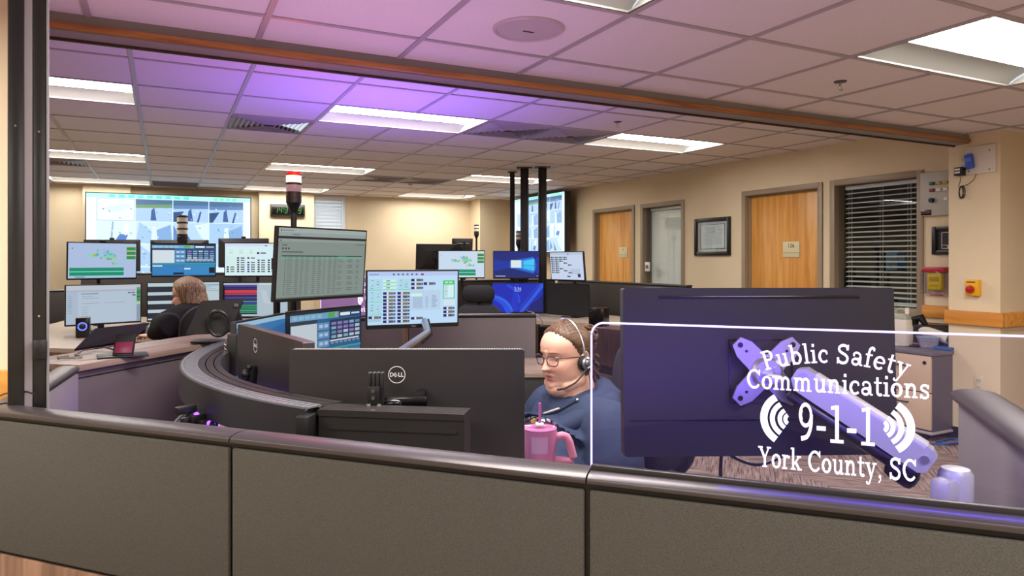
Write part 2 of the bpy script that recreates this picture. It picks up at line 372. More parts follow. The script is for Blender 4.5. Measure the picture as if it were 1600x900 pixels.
# ---------------------------------------------------------------- ceiling fixtures
M_refl = mat('troffer white', '#c9c7c2', .4)
M_refl_dark = mat('front troffer darkened', '#6f6d68', .4)  # same reflectors, colour darkened to hold back the glare of the front lamps
def lamp_mat(nm, LAMP):
    m = bpy.data.materials.new(nm); m.use_nodes = True; b = m.node_tree.nodes['Principled BSDF']
    b.inputs['Base Color'].default_value = (.9, .9, .9, 1); b.inputs['Emission Color'].default_value = (1, .945, .875, 1); b.inputs['Emission Strength'].default_value = LAMP; return m
M_lamp = lamp_mat('lamp diffuser', LAMP); M_lampf = lamp_mat('front lamp diffuser', LAMP_FRONT)
def troffer(c, z, label, proto=[]):
    x0, x1, y0, y1 = c; loc = ((x0+x1)/2, (y0+y1)/2, z)
    key = z
    for k, p in proto:
        if k == key: return copy_thing(p, loc, 0, label)
    t = thing('ceiling_light', label, 'light', loc, 0, 'recessed fluorescent ceiling lights'); hx, hy = (x1-x0)/2-.014, (y1-y0)/2-.014
    f = MB(); up = .055; a = hy*.56
    for sg in (-1, 1):
        prof = [(hy*sg, 0)]+[(sg*(hy+(a-hy)*q), up*(1-(1-q)**2)) for q in (.2, .4, .6, .8, 1)]
        vs = [(-hx, y, zz) for y, zz in prof]+[(hx, y, zz) for y, zz in prof]; n = len(prof)
        f.add(vs, [(i, i+1, n+i+1, n+i) for i in range(n-1)])
        f.add([(sg*hx, -hy, 0), (sg*hx, hy, 0), (sg*hx, a, up), (sg*hx, -a, up)], [(0, 1, 2, 3)])
    f.box((0, 0, up+.03), (2*hx, 2*a, .02)); f.box((0, -a, up+.02), (2*hx, .004, .04)); f.box((0, a, up+.02), (2*hx, .004, .04))
    for sx, sy, dx, dy in ((0, hy, 2*hx, .012), (0, -hy, 2*hx, .012), (hx, 0, .012, 2*hy), (-hx, 0, .012, 2*hy)): f.box((sx, sy, .0), (dx+.01, dy, .008))
    f.build('housing', M_refl_dark if z < 2.4 else M_refl, t, 50)
    l = MB(); n = 10; pr = [(-a+2*a*i/n, up-.022*sin(pi*i/n)) for i in range(n+1)]
    l.add([(-hx+.012, y, zz) for y, zz in pr]+[(hx-.012, y, zz) for y, zz in pr], [(i, i+1, n+1+i+1, n+1+i) for i in range(n)])
    l.build('diffuser', M_lampf if z < 2.4 else M_lamp, t, 60); proto.append((key, t)); return t
rl = ['ceiling light at the far left over the header beam, nearest of the left row', 'nearest bright ceiling light in the middle row, under the purple glow', 'nearest ceiling light in the right row, over the doors side',
      'second ceiling light in the left row, above the large video wall', 'second ceiling light in the middle row, behind the lit red beacon', 'ceiling light just left of the three black ceiling posts',
      'farthest ceiling light in the left row, at the back wall', 'farthest ceiling light in the middle row, above the digital clock', 'farthest ceiling light in the right row, by the back wall']
for c, l in zip(rear_lights, rl): troffer(c, C2, l)
fl = ['front ceiling light cut by the top edge beside the round speaker', 'front ceiling light at the upper right corner, near the sprinkler', 'front ceiling light outside the frame on the left',
      'ceiling light behind the camera in the middle', 'ceiling light behind the camera on the right', 'ceiling light behind the camera on the left']
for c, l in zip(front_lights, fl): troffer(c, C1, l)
M_vent = mat('vent louvre', '#a9a3a2', .45); M_vdark = mat('vent dark', '#1b191b', .8)
def vent(c, z, label, proto=[]):
    x0, x1, y0, y1 = c; loc = ((x0+x1)/2, (y0+y1)/2, z)
    if proto: return copy_thing(proto[0], loc, 0, label)
    t = thing('ceiling_vent', label, 'vent', loc, 0, 'louvred ceiling air vents'); h = .305
    s = MB(); s.box((0, 0, .09), (.62, .65, .01)); s.build('backing', M_vdark, t)
    s = MB()
    for a in range(4):
        Rm = Matrix.Rotation(a*pi/2, 4, 'Z')
        for k in range(7):
            r = h*(.98-.13*k); s.M = Rm; s.box((0, -r, .008), (2*r, .004, .052), 0, Matrix.Rotation(R(42), 4, 'X'))
    s.M = Matrix(); s.build('louvres', M_vent, t)
    s = MB()
    for sx, sy, dx, dy in ((0, .315, .63, .018), (0, -.315, .63, .018), (.308, 0, .018, .63), (-.308, 0, .018, .63)): s.box((sx, sy, -.001), (dx, dy, .01), .002)
    s.build('frame', M_grid, t); proto.append(t); return t
for c, l in zip(vents, ['ceiling vent between the left light row and the middle light row', 'left one of the two dark vents touching between the nearest lights', 'right one of the two dark vents touching between the nearest lights',
                        'left one of the far pair of ceiling vents', 'right one of the far pair of ceiling vents', 'ceiling vent at the far left beside the black pole']): vent(c, C2, l)
x0, x1, y0, y1 = grille
t = thing('return_grille', 'flat grey return air grille in the ceiling above the left video wall', 'vent', ((x0+x1)/2, (y0+y1)/2, C2))
s = MB(); s.box((0, 0, .012), (x1-x0-.02, y1-y0-.02, .006)); s.build('backing', mat('grille grey', '#7d7782', .6), t)
s = MB()
for k in range(14): s.box((0, -.28+.043*k, .002), (x1-x0-.04, .012, .012), 0, Matrix.Rotation(R(35), 4, 'X'))
s.build('louvres', mat('grille bar', '#8b8591', .5), t)
# round speaker
p = PZ(826, 45, C1); t = thing('ceiling_speaker', 'round flat ceiling speaker in the pink lit front ceiling', 'speaker', p)
s = MB(); s.lathe([(.148, 0), (.148, -.004), (.14, -.011), (.132, -.006), (.131, 0)], n=48); s.build('rim', mat('speaker rim', '#bfb1b0', .5), t)
s = MB(); s.lathe([(.131, -.001), (.131, -.005), (.06, -.007), (.001, -.0075)], n=48); s.build('grille', mat('speaker grille', '#c4b9b8', .7, bump=(900, .5)), t)
s = MB(); s.box((.005, .012, -.0085), (.05, .008, .003), .001); s.build('badge', M_black, t)
M_chr = mat('chrome', '#c9c6c2', .18, 1)
def sprinkler(p, label, k=1):
    t = thing('fire_sprinkler', label, 'sprinkler', p)
    s = MB(); s.lathe([(.001, 0), (.032*k, 0), (.03*k, -.006), (.014*k, -.009), (.001, -.009)], n=24); s.build('escutcheon', mat('dark chrome', '#55504e', .3, 1), t)
    s = MB(); s.cyl((0, 0, -.008), (0, 0, -.022), .007); s.tube([(-.006, 0, -.02), (-.013, 0, -.032), (-.006, 0, -.044)], .0028, 6); s.tube([(.006, 0, -.02), (.013, 0, -.032), (.006, 0, -.044)], .0028, 6); s.build('frame', M_chr, t)
    s = MB(); s.lathe([(.001, -.044), (.016, -.045), (.016, -.0465), (.001, -.048)], n=20); s.build('deflector', M_chr, t)
sprinkler(PZ(1313, 127, C1), 'chrome fire sprinkler in the front ceiling near the upper right light', 1)
sprinkler(PZ(965, 190, C2), 'fire sprinkler beyond the header beam, beside the paired vents', 1)
sprinkler(PZ(641, 288, C2), 'small distant fire sprinkler under the far pair of vents', 1.3)
# ================================================================ HELPERS FOR TEXT, SCREENS, MONITORS
def text_geo(s, size):
    cu = bpy.data.curves.new('t', 'FONT'); cu.body = s; cu.size = size; cu.align_x = 'CENTER'; cu.align_y = 'CENTER'; cu.resolution_u = 3
    o = bpy.data.objects.new('t', cu); COL.objects.link(o); dg = bpy.context.evaluated_depsgraph_get(); me = bpy.data.meshes.new_from_object(o.evaluated_get(dg))
    r = ([v.co.copy() for v in me.vertices], [tuple(p.vertices) for p in me.polygons])
    bpy.data.objects.remove(o); bpy.data.curves.remove(cu); bpy.data.meshes.remove(me); return r
def text(mb, s, size, x, z, y=0, m=0, flip=1):        # lettering in the local xz plane, read from -y
    v, f = text_geo(s, size); return mb.add([(x+p.x*flip, y, z+p.y) for p in v], f, m)
class Scr:
    """a lit picture: flat rectangles and polygons in u (right), v (down), one mesh"""
    def __init__(s, bgc): s.e = [([(0, 0), (1, 0), (1, 1), (0, 1)], bgc, 0)]
    def r(s, u0, v0, u1, v1, c, l=1): s.e.append(([(u0, v0), (u1, v0), (u1, v1), (u0, v1)], c, l)); return s
    def p(s, pts, c, l=1): s.e.append((pts, c, l)); return s
    def lines(s, u0, u1, v0, v1, n, c, l=2, th=.35, frac=.6):
        for i in range(n):
            v = v0+(v1-v0)*i/n; s.r(u0, v, u0+(u1-u0)*random.uniform(frac, 1), v+(v1-v0)/n*th, c, l)
        return s
    def blob(s, u, v, ru, rv, c, l=2, n=9):
        return s.p([(u+ru*random.uniform(.5, 1)*cos(2*pi*i/n), v+rv*random.uniform(.5, 1)*sin(2*pi*i/n)) for i in range(n)], c, l)
    def build(s, name, w, h, parent, X, gain=1.0, txt=()):
        cols = []; mb = MB(); mb.M = X
        for pts, c, l in s.e:
            if c not in cols: cols.append(c)
            mb.add([((u-.5)*w, -.0006*l, (.5-v)*h) for u, v in pts], [tuple(range(len(pts)))], cols.index(c))
        for t_, size, u, v, c in txt:
            if c not in cols: cols.append(c)
            text(mb, t_, size, (u-.5)*w, (.5-v)*h, -.003, cols.index(c))
        return mb.build(name, [emat(c, gain) for c in cols], parent, smooth=0)
def scr_map(b='#a9bcdd'):
    s = Scr(b)
    for cu_, cv, n in ((.38, .36, 10), (.56, .28, 14), (.60, .38, 16), (.66, .54, 5)):
        for i in range(n):
            s.blob(cu_+random.gauss(0, .045), cv+random.gauss(0, .06), random.uniform(.018, .05), random.uniform(.03, .075), random.choice(['#5fbf9a', '#7fc8b0', '#58a7c8', '#7fd0c0', '#8fd07a', '#9fb8e8']), 1+i % 3)
    s.blob(.37, .35, .035, .05, '#a8b830', 5); s.blob(.57, .45, .028, .035, '#c06a58', 5); s.blob(.56, .25, .02, .07, '#7f8fe0', 5)
    for k in range(3): s.r(.85, .10+.13*k, .99, .20+.13*k, '#2c8a4c', 2); s.r(.85, .09+.13*k, .99, .105+.13*k, '#c8c840', 3)
    for k in range(2): s.r(.02, .70+.125*k, .81, .80+.125*k, '#138a68', 2); s.r(.02, .80+.125*k, .81, .815+.125*k, '#5fe0c0', 3)
    s.r(.05, .14, .065, .17, '#30343c', 2); s.lines(.1, .25, .955, .985, 1, '#303850', 2, .6); return s
def scr_cad(dim=1):
    s = Scr('#1d5f92')
    s.r(0, 0, 1, .045, '#12202c', 1).r(0, .045, .66, .14, '#6fa4c8', 1).r(.66, .045, 1, .14, '#153a5c', 1).r(.5, .055, .6, .13, '#4fae52', 2).r(.615, .05, .625, .135, '#d8a030', 2)
    s.r(.68, .07, .83, .12, '#e8eef4', 2).r(.85, .08, .98, .11, '#c9d8e6', 2)
    for k in range(5): s.r(.03+.08*k, .065, .09+.08*k, .12, '#8fbbd8', 2)
    s.r(0, .14, .35, .2, '#20384c', 1).r(.01, .2, .35, .60, '#c6d2da', 1)
    for k in range(3): s.r(.36, .2+.135*k, .52, .315+.135*k, '#5f8fb8', 1); s.r(.38, .23+.135*k, .43, .28+.135*k, '#a8c8e4', 2); s.r(.45, .23+.135*k, .5, .28+.135*k, '#a8c8e4', 2)
    s.r(.53, .17, .99, .56, '#123050', 1)
    for i in range(4):
        for j in range(5): s.r(.55+.09*j, .21+.07*i, .62+.09*j, .255+.07*i, random.choice(['#7fa8c8', '#5f88b0', '#b8c8d8', '#8878c0']), 2)
    s.r(.53, .49, .97, .515, '#d0d8e0', 2)
    for j in range(7): s.r(.54+.065*j, .525, .59+.065*j, .555, '#6f98bc', 2)
    s.r(0, .61, 1, .645, '#3f9a9c', 1)
    s.r(.01, .66, .49, .97, '#2a78b4', 1).r(.5, .66, .99, .97, '#3080b8', 1).r(.01, .675, .16, .71, '#d8e4ec', 2).r(.5, .76, .6, .8, '#d8e4ec', 2).r(.33, .9, .49, .96, '#0b1016', 2).r(.9, .74, .99, .92, '#0e1822', 2)
    return s
def tile_(s, u, v, w=.135, hh=.05, c='#14145c'):
    s.r(u, v, u+w, v+hh, '#8890c0', 2).r(u, v, u+w*.27, v+hh, c, 3).r(u+w*.3, v+hh*.1, u+w*.42, v+hh*.9, '#e8ecf8', 3).r(u+w*.45, v+hh*.06, u+w*.8, v+hh*.94, random.choice(['#5c6048', '#6a6a50', '#4a4a58', '#787848']), 3).r(u+w*.84, v+hh*.3, u+w*.98, v+hh*.7, '#20205c', 3)
def scr_radio(bgc='#b8d8f4'):
    s = Scr(bgc); s.r(0, 0, 1, .085, '#b0c4ec', 1).r(.02, .05, .12, .06, '#304080', 2).r(.58, .04, .61, .075, '#8c3040', 2)
    for k in range(6): s.r(.27+.05*k, .04, .29+.05*k, .07, '#50507c', 2)
    for u, v in ((0.01, .14), (.32, .14), (.01, .37), (.01, .6)):
        s.r(u, v, u+.145, v+.2, '#a8d4e4', 1)
        for i in range(7): s.r(u+.02+.06*(i % 2)+random.uniform(0, .03), v+.02+.025*i, u+.05+.06*(i % 2), v+.032+.025*i, '#6878a8', 2)
        s.r(u, v+.2, u+.145, v+.21, '#4cc890', 2)
    for k in range(3): s.r(.165, .15+.065*k, .305, .2+.065*k, '#c4ecdc', 1).r(.165, .205+.065*k, .305, .213+.065*k, '#48c084', 2).r(.2, .165+.065*k, .24, .185+.065*k, '#6090a0', 2)
    for k in range(3): tile_(s, .47, .14+.075*k)
    tile_(s, .61, .21)
    for k in range(9): tile_(s, .165, .385+.066*k); tile_(s, .32, .385+.066*k)
    tile_(s, .01, .83); s.r(.01, .885, .145, .94, '#9fc8d8', 1)
    s.r(.455, .36, .80, .74, '#b4cfe6', 1).r(.465, .42, .59, .47, '#c8f0dc', 2).r(.49, .49, .6, .7, '#a4bcd8', 2).lines(.63, .67, .48, .7, 9, '#8098c0').lines(.70, .77, .46, .7, 11, '#7088b4')
    tile_(s, .47, .865)
    s.r(.83, .18, .965, .53, '#38c060', 1).r(.84, .26, .955, .515, '#cdeaf2', 2).lines(.845, .9, .28, .5, 8, '#7090a8', 3, .3); s.r(.85, .2, .89, .235, '#a0e8b0', 2).r(.9, .2, .94, .235, '#a0e8b0', 2)
    s.r(.84, .55, .9, .66, '#cfe0ec', 2).r(.905, .55, .965, .66, '#cfe0ec', 2)
    for k in range(3): tile_(s, .835, .69+.07*k, .13, .05)
    return s
def scr_radio_far(bgc='#c4dcec', cols=5):
    s = Scr(bgc); s.r(0, 0, 1, .09, '#d0dcf0', 1).r(.66, .055, .7, .085, '#405060', 2)
    for k in range(3): s.r(.03+.17*k, .16, .18+.17*k, .38, '#d4f0ec', 1).lines(.06+.17*k, .15+.17*k, .2, .35, 4, '#90b0b8', 2, .2)
    s.r(.03, .4, .18, .68, '#d0ece8', 1)
    s.r(.53, .27, .57, .33, '#10163c', 2).r(.59, .275, .68, .325, '#707880', 2)
    for i in range(7):
        for j in range(cols):
            if (j == 0 and i < 4) or (i == 0 and j > 2) or (i == 1 and j == 2): continue
            u, v = .03+.17*j, .43+.07*i; s.r(u, v, u+.035, v+.045, random.choice(['#14143c', '#1c1c54', '#3c30a0']) if j == 2 else '#10142c', 2).r(u+.06, v+.005, u+.125, v+.042, random.choice(['#60645c', '#50586c', '#707868']), 2)
    return s
def scr_dots():
    s = Scr('#c4d2ea'); s.r(0, 0, 1, .1, '#b8c4dc', 1).r(.55, .05, .58, .09, '#303848', 2)
    for i in range(9):
        for j in range(6):
            if j > 1 and (i*7+j*5) % 4 and i > 1 or (j > 3 and i < 7 and i != 4): continue
            u, v = .03+.13*j, .16+.07*i; s.r(u, v, u+.045, v+.045, '#101420', 2).r(u+.05, v+.005, u+.11, v+.04, '#5c6460', 2)
    s.r(.6, .6, .9, .8, '#b4c4dc', 1).r(.5, .86, .6, .9, '#202838', 2).r(.82, .78, .9, .9, '#28303c', 2); return s
def scr_list():
    s = Scr('#7c8a84'); s.r(0, 0, 1, .06, '#9aa6a4', 1).r(0, .06, 1, .115, '#8e9a97', 1).r(0, .115, 1, .15, '#15181a', 1).r(0, .15, 1, .19, '#8a9692', 1).r(0, .98, 1, 1, '#4a5250', 1)
    s.r(.02, .02, .03, .05, '#30383a', 2).r(.04, .03, .16, .04, '#5a6462', 2).r(.14, .085, .22, .095, '#4a5452', 2).r(.02, .165, .03, .185, '#20282a', 2)
    for k in range(5): s.r(.88+.022*k, .2, .888+.022*k, .222, '#2a3230', 2)
    s.r(.04, .235, .09, .248, '#46504e', 2)
    for k in range(3): s.r(.04+.03*k, .275, .055+.03*k, .30, '#303836', 2)
    s.r(.04, .33, .26, .343, '#3a4442', 2).r(.04, .385, .96, .40, '#2c3634', 2).r(.66, .385, .76, .40, '#2f6f78', 3).r(.03, .402, .96, .44, '#6f9c8c', 1)
    cx = [(.1, .16), (.18, .22), (.24, .27), (.29, .34), (.37, .41), (.43, .47), (.49, .52), (.55, .59), (.61, .65), (.66, .73), (.78, .86), (.89, .93)]
    for i in range(19):
        v = .412+.029*i; s.r(.075, v, .082, v+.012, '#222a28', 2)
        for k, (a, b_) in enumerate(cx):
            if (k > 8 and i % 3 == 0): continue
            s.r(a, v+.002, a+(b_-a)*random.uniform(.7, 1), v+.010, '#4c5653' if k % 3 else '#5b6562', 2)
    return s
def scr_web():
    s = Scr('#aebfcf'); s.r(0, 0, 1, .12, '#b9bfcb', 1).r(0, .12, .93, .17, '#a4b0c0', 1).r(0, .17, .15, 1, '#a6b6c8', 1)
    s.lines(.02, .08, .26, .75, 9, '#70808f', 2, .2); s.lines(.19, .5, .21, .24, 1, '#62748a', 2, .6); s.lines(.2, .45, .28, .38, 2, '#8494a4', 2, .25); s.lines(.2, .5, .46, .5, 1, '#8898a8', 2, .3).lines(.5, .8, .46, .5, 1, '#8898a8', 2, .3); s.lines(.2, .32, .55, .95, 8, '#8898a8', 2, .15)
    s.r(.82, .2, .86, .235, '#2a6a80', 2).r(.87, .2, .92, .235, '#c03a44', 2).r(.88, .265, .93, .3, '#2a6aa0', 2)
    s.r(.945, .07, .995, .46, '#3f8f52', 1).r(.945, .2, .995, .22, '#1c2c24', 2).r(.945, .32, .995, .34, '#1c2c24', 2).r(.945, .46, .995, .54, '#b8c0a8', 1).r(.945, .54, .995, 1, '#8698a8', 1); return s
def scr_stripes():
    s = Scr('#b4c6cc')
    for k in range(4): s.r(.0, .10+.235*k, .62, .25+.235*k, '#1e2632', 1)
    s.r(.62, .06, 1, .09, '#6a9cc8', 1).r(.62, .22, 1, .235, '#8098a8', 1).lines(.65, .95, .11, .2, 3, '#90a4b4'); return s
def scr_rows():
    s = Scr('#a8bcc8'); s.r(0, .06, .52, .94, '#1a2030', 1)
    for v, c, t in ((.07, '#4a3ca0', .05), (.15, '#3a2c78', .03), (.21, '#c83a50', .09), (.31, '#a83a58', .05), (.38, '#28306c', .03), (.43, '#5a4cb0', .03), (.48, '#283060', .04), (.54, '#3a9c84', .03), (.59, '#4838a8', .04), (.65, '#2f9a70', .04), (.71, '#2f9a70', .03), (.76, '#2a8c68', .03), (.81, '#3fa880', .03), (.86, '#2f9a70', .03)): s.r(.02, v, .52, v+t, c, 2)
    s.p([(.58, .2), (.66, .22), (.7, .5), (.76, .6), (.72, .66), (.62, .6)], '#b8c4cc', 2).r(.55, .0, .9, .06, '#c8d0d4', 1); return s
def scr_win():
    s = Scr('#0a2f9c')
    s.p([(0, 0), (1, 0), (1, .2), (.55, .45), (0, .3)], '#061f78', 1).p([(0, .75), (.5, .6), (1, .85), (1, 1), (0, 1)], '#06206c', 1)
    s.p([(.35, .35), (.88, .2), (.95, .55), (.88, .85), (.35, .62)], '#0f58c8', 2).p([(.52, .38), (.88, .24), (.88, .78), (.52, .62)], '#1f8ee0', 3).p([(.66, .36), (.9, .29), (.9, .52), (.66, .51)], '#3cc4f0', 4).p([(.66, .53), (.9, .54), (.9, .74), (.66, .64)], '#35b8ec', 4)
    s.r(.38, .33, .61, .62, '#d4e8ea', 5).r(.38, .31, .61, .335, '#3a5a78', 5).r(.04, .93, .26, .955, '#c0d0e8', 3).r(.95, .92, .97, .95, '#c8d0d8', 3); return s
def scr_lock():
    s = Scr('#0a26b0')
    def arc(c, r, w, a0, a1, col, l):
        q = [a0+(a1-a0)*i/14 for i in range(15)]; s.p([(c[0]+r*cos(t), c[1]+1.6*r*sin(t)) for t in q]+[(c[0]+(r-w)*cos(t), c[1]+1.6*(r-w)*sin(t)) for t in reversed(q)], col, l)
    arc((-.12, 1.15), .5, .11, -1.45, -.15, '#1a4ad8', 1); arc((-.02, 1.12), .44, .05, -1.4, -.2, '#2a62e4', 2); arc((.15, .62), .40, .05, -1.2, .1, '#1c48cc', 1)
    s.p([(.97, .0), (1, .0), (1, .14), (.78, .62), (.6, 1), (.53, 1), (.76, .5)], '#2358dc', 1).p([(.92, .0), (.95, 0), (.74, .45), (.56, .9), (.52, .9)], '#1a44c4', 1).p([(.75, .75), (1, .4), (1, 1), (.66, 1)], '#08186c', 1).p([(.44, 0), (.52, 0), (.5, .9), (.42, 1), (.34, 1)], '#0c30c0', 1)
    s.r(.44, .275, .56, .285, '#b0c4f4', 3); return s
def scr_feeds(gs=1):
    s = Scr('#d6ecf6'); s.r(0, 0, 1, .045, '#aef0ee', 1).r(.0, .045, .055, 1, '#e6f2fa', 1).r(.955, .045, 1, 1, '#dfeefa', 1)
    for k in range(9): s.r(.13+.055*k, .01, .165+.055*k, .04, '#5fe0d0', 2)
    for k in range(4): s.r(.76+.04*k, .012, .785+.04*k, .04, '#7fe8b8', 2)
    pal = ['#c4dcee', '#b0d0ea', '#a2c4e4', '#d2e4ee']
    for j in range(4):
        for i in range(4):
            u0, v0 = .06+.224*i, .05+.235*j; u1, v1 = u0+.219, v0+.228
            s.r(u0, v0, u1, v1, random.choice(pal), 1); k = (i+j*2) % 5
            q = lambda x, y: (u0+(u1-u0)*x, v0+(v1-v0)*y)
            if j == 0 and i == 0: s.r(u0+.004, v0+.006, u1-.004, v1-.006, '#dfeef2', 2).p([q(.05, .5), q(.7, .2), q(.95, .3), q(.6, .6)], '#cfe2e4', 3)
            elif j == 0:
                s.p([q(0, .0), q(1, .0), q(1, .22), q(0, .3)], '#4f6f94', 2).p([q(0, .25), q(1, .2), q(1, .36), q(0, .4)], '#6f9a70' if i == 1 else '#5f86b4', 3).p([q(0, .4), q(1, .36), q(1, 1), q(0, 1)], '#a9c8e8', 2)
                s.p([q(.42, .5), q(.5, .35), q(.56, .95), q(.4, .95)], '#3f5f98', 4)
                if i > 1: s.p([q(0, .55), q(.3, .5), q(.1, 1), q(0, 1)], '#33507f', 4).p([q(.75, .5), q(.8, .5), q(.72, 1), q(.66, 1)], '#3c5c96', 4)
            elif k == 2 or (j == 1 and i == 0): s.p([q(.6, .55), q(.82, .6), q(.72, .95), q(.5, .8)], '#4f7fc4', 3).p([q(.72, .1), q(.84, .1), q(.8, .5), q(.68, .48)], '#eef6fa', 3).p([q(.4, 0), q(.44, 0), q(.4, 1), q(.34, 1)], '#8fb0d0', 2)
            elif k == 4: s.p([q(0, .1), q(.2, .7), q(0, 1)], '#5f86c0', 3).p([q(.3, .3), q(.55, .95), q(.4, 1)], '#4f6fb0', 3).p([q(.6, .1), q(1, .0), q(1, .9), q(.8, .7)], '#cfe4f4', 2)
            else: s.p([q(.1, 0), q(.5, .5), q(.45, 1), q(0, .9)], '#a0c4e4', 2).p([q(.5, .4), q(.95, .1), q(1, 1), q(.6, 1)], '#7fa8d4', 2).p([q(.45, .2), q(.55, .2), q(.6, 1), q(.4, 1)], '#cfe6f4', 3)
            for _ in range(5):
                x, y = random.uniform(.1, .9), random.uniform(.1, .9); s.p([q(x, y), q(x+.06, y+.02), q(x+.05, y+.08)], random.choice(['#5f7fa8', '#e8f4fa', '#7f98b8']), 4)
    return s
M_case = mat('monitor casing', '#26262a', .42, noise=(3, .1))
M_bezel = mat('monitor bezel', '#0e0e10', .3)
M_back = mat('monitor back shell', '#333132', .42, spec=.4)
M_silver = mat('satin aluminium', '#b9b8be', .32, .9)
M_steel = mat('dark steel', '#3b3a3c', .4, .7)
def rrect(w, h, r, n=5):
    pts = []
    for cx, cy, a in ((w/2-r, h/2-r, 0), (-w/2+r, h/2-r, pi/2), (-w/2+r, -h/2+r, pi), (w/2-r, -h/2+r, 3*pi/2)): pts += [(cx+r*cos(a+pi/2*i/n), cy+r*sin(a+pi/2*i/n)) for i in range(n+1)]
    return pts
def monitor(label, C, a, t, w, h, scr=None, back=False, base=.73, stand='desk', group=None, gain=1.0, txt=(), chin=.012, dell=None, slot=False, vents=False, cam_top=None, cat='monitor', po=.12, flat=False, backm=None):
    rz = a-TH+(pi if back else 0); L = thing('monitor', label, cat, (C.x, C.y, base), rz, group); zc = C.z-base
    X = Matrix.Translation((0, 0, zc)) @ Matrix.Rotation(-t if back else t, 4, 'X')
    RX = Matrix.Rotation(pi/2, 4, 'X')
    b = MB(); b.M = X
    b.prism(rrect(w, h, .006), -.028 if flat else -.016, .008, 0, RX)                   # slab in the xz plane
    rings = []
    for q, yy in (() if flat else ((.995, .016), (.90, .024), (.62, .034), (.58, .040))):
        rings.append([(x*q, yy, z*(q if q > .7 else q*.9)) for x, z in rrect(w, h, .02)])
    if rings: b.loft(rings)
    b.build('casing', (backm or M_back) if back else M_case, L, 30)
    b = MB(); b.M = X
    o_, i_ = rrect(w, h, .006), rrect(w-.016, h-.012-chin, .002)
    n = len(o_); vs = [(x, -.0085, z) for x, z in o_]+[(x, -.0085, z+(chin-.006)/2) for x, z in i_]+[(x, -.0065, z+(chin-.006)/2) for x, z in i_]
    b.add(vs, [(i, (i+1) % n, n+(i+1) % n, n+i) for i in range(n)]+[(n+i, n+(i+1) % n, 2*n+(i+1) % n, 2*n+i) for i in range(n)]); b.build('bezel', M_bezel, L, 30)
    XS = X @ Matrix.Translation((0, -.0082, (chin-.006)/2))
    (scr or Scr('#07070b')).build('screen', w-.014, h-.010-chin, L, XS, gain, txt)
    if slot:
        b = MB(); b.M = X; b.box((0, .028, h*.445), (w*.74, .006, .006), .002)
        b.build('vent_slot', M_blackg, L)
    if vents:
        b = MB(); b.M = X
        for k in range(90): b.box(((k-44.5)*w*.97/90, .012, h/2+.0004), (w*.97/180, .022, .0016))
        b.build('vent_grille', mat('vent grey', '#8d8a88', .5), L, 0)
    if dell:
        b = MB(); b.M = X @ Matrix.Translation((dell[0], .0288 if flat else .0408, dell[1])) @ Matrix.Rotation(pi, 4, 'Z')
        r = .025; N = 48; vs = []
        for rr in (r, r-.0022): vs += [(rr*cos(2*pi*i/N), -.0006, rr*sin(2*pi*i/N)) for i in range(N)]
        b.add(vs, [(i, (i+1) % N, N+(i+1) % N, N+i) for i in range(N)])
        def bar(p, q, wd):
            p = Vector((p[0], 0, p[1])); q = Vector((q[0], 0, q[1])); d = (q-p).normalized(); nn = Vector((-d.z, 0, d.x))*wd/2
            b.add([p+nn, q+nn, q-nn, p-nn], [(0, 1, 2, 3)])
        S = .0125; yb = -S/2; T = .0024
        bar((-.0185, yb), (-.0185, -yb), T)
        dd = [(-.0185+.0085*sin(pi*i/10), (-yb-T/2)*cos(pi*i/10)) for i in range(11)]
        for p, q in zip(dd, dd[1:]): bar(p, q, T)
        ce = Vector((-.0035, 0)); ux = Vector((.80, .60)); uy = Vector((-.60, .80))                # slanted E
        for k in (-1, 0, 1): bar(ce+uy*k*.0044-ux*.0042, ce+uy*k*.0044+ux*.0042, .0019)
        bar(ce-ux*.0042-uy*.0053, ce-ux*.0042+uy*.0053, .0019)
        for x in (.0055, .0135): bar((x, yb), (x, -yb), T); bar((x-T/2, yb+T/2), (x+.0062, yb+T/2), T)
        b.build('logo', mat('logo silver', '#f4f2f0', .4), L, 0)
    if stand == 'desk':
        b = MB(); b.box((0, .10, .006), (.22, .17, .012), .004); b.build('stand_base', M_case, L)
        b = MB(); b.box((0, .088, zc/2+.02), (.05, .026, max(.06, zc)), .006); b.box((0, .062, zc), (.10, .05, .09), .006); b.build('stand_neck', M_case, L)
    elif stand == 'pole':
        b = MB(); b.cyl((0, po, 0), (0, po, zc+.10), .018); b.cyl((0, po, 0), (0, po, .015), .05); b.build('pole', M_black, L)
        b = MB(); b.box((0, .055, zc), (.10, .035, .10), .006); b.mm((-.025, .055, zc-.025), (.025, po, zc+.025), .008); b.cyl((0, po, zc-.03), (0, po, zc+.03), .028); b.build('mount', M_black, L)
    elif stand == 'arm':
        b = MB(); b.box((0, .052, zc), (.10, .026, .10), .005); b.build('mount_plate', M_black, L)
    if cam_top:
        b = MB(); b.M = X; b.box((0, .008, h/2+.012), (.05, .028, .024), .006); b.build('webcam', M_black, L)
    return L
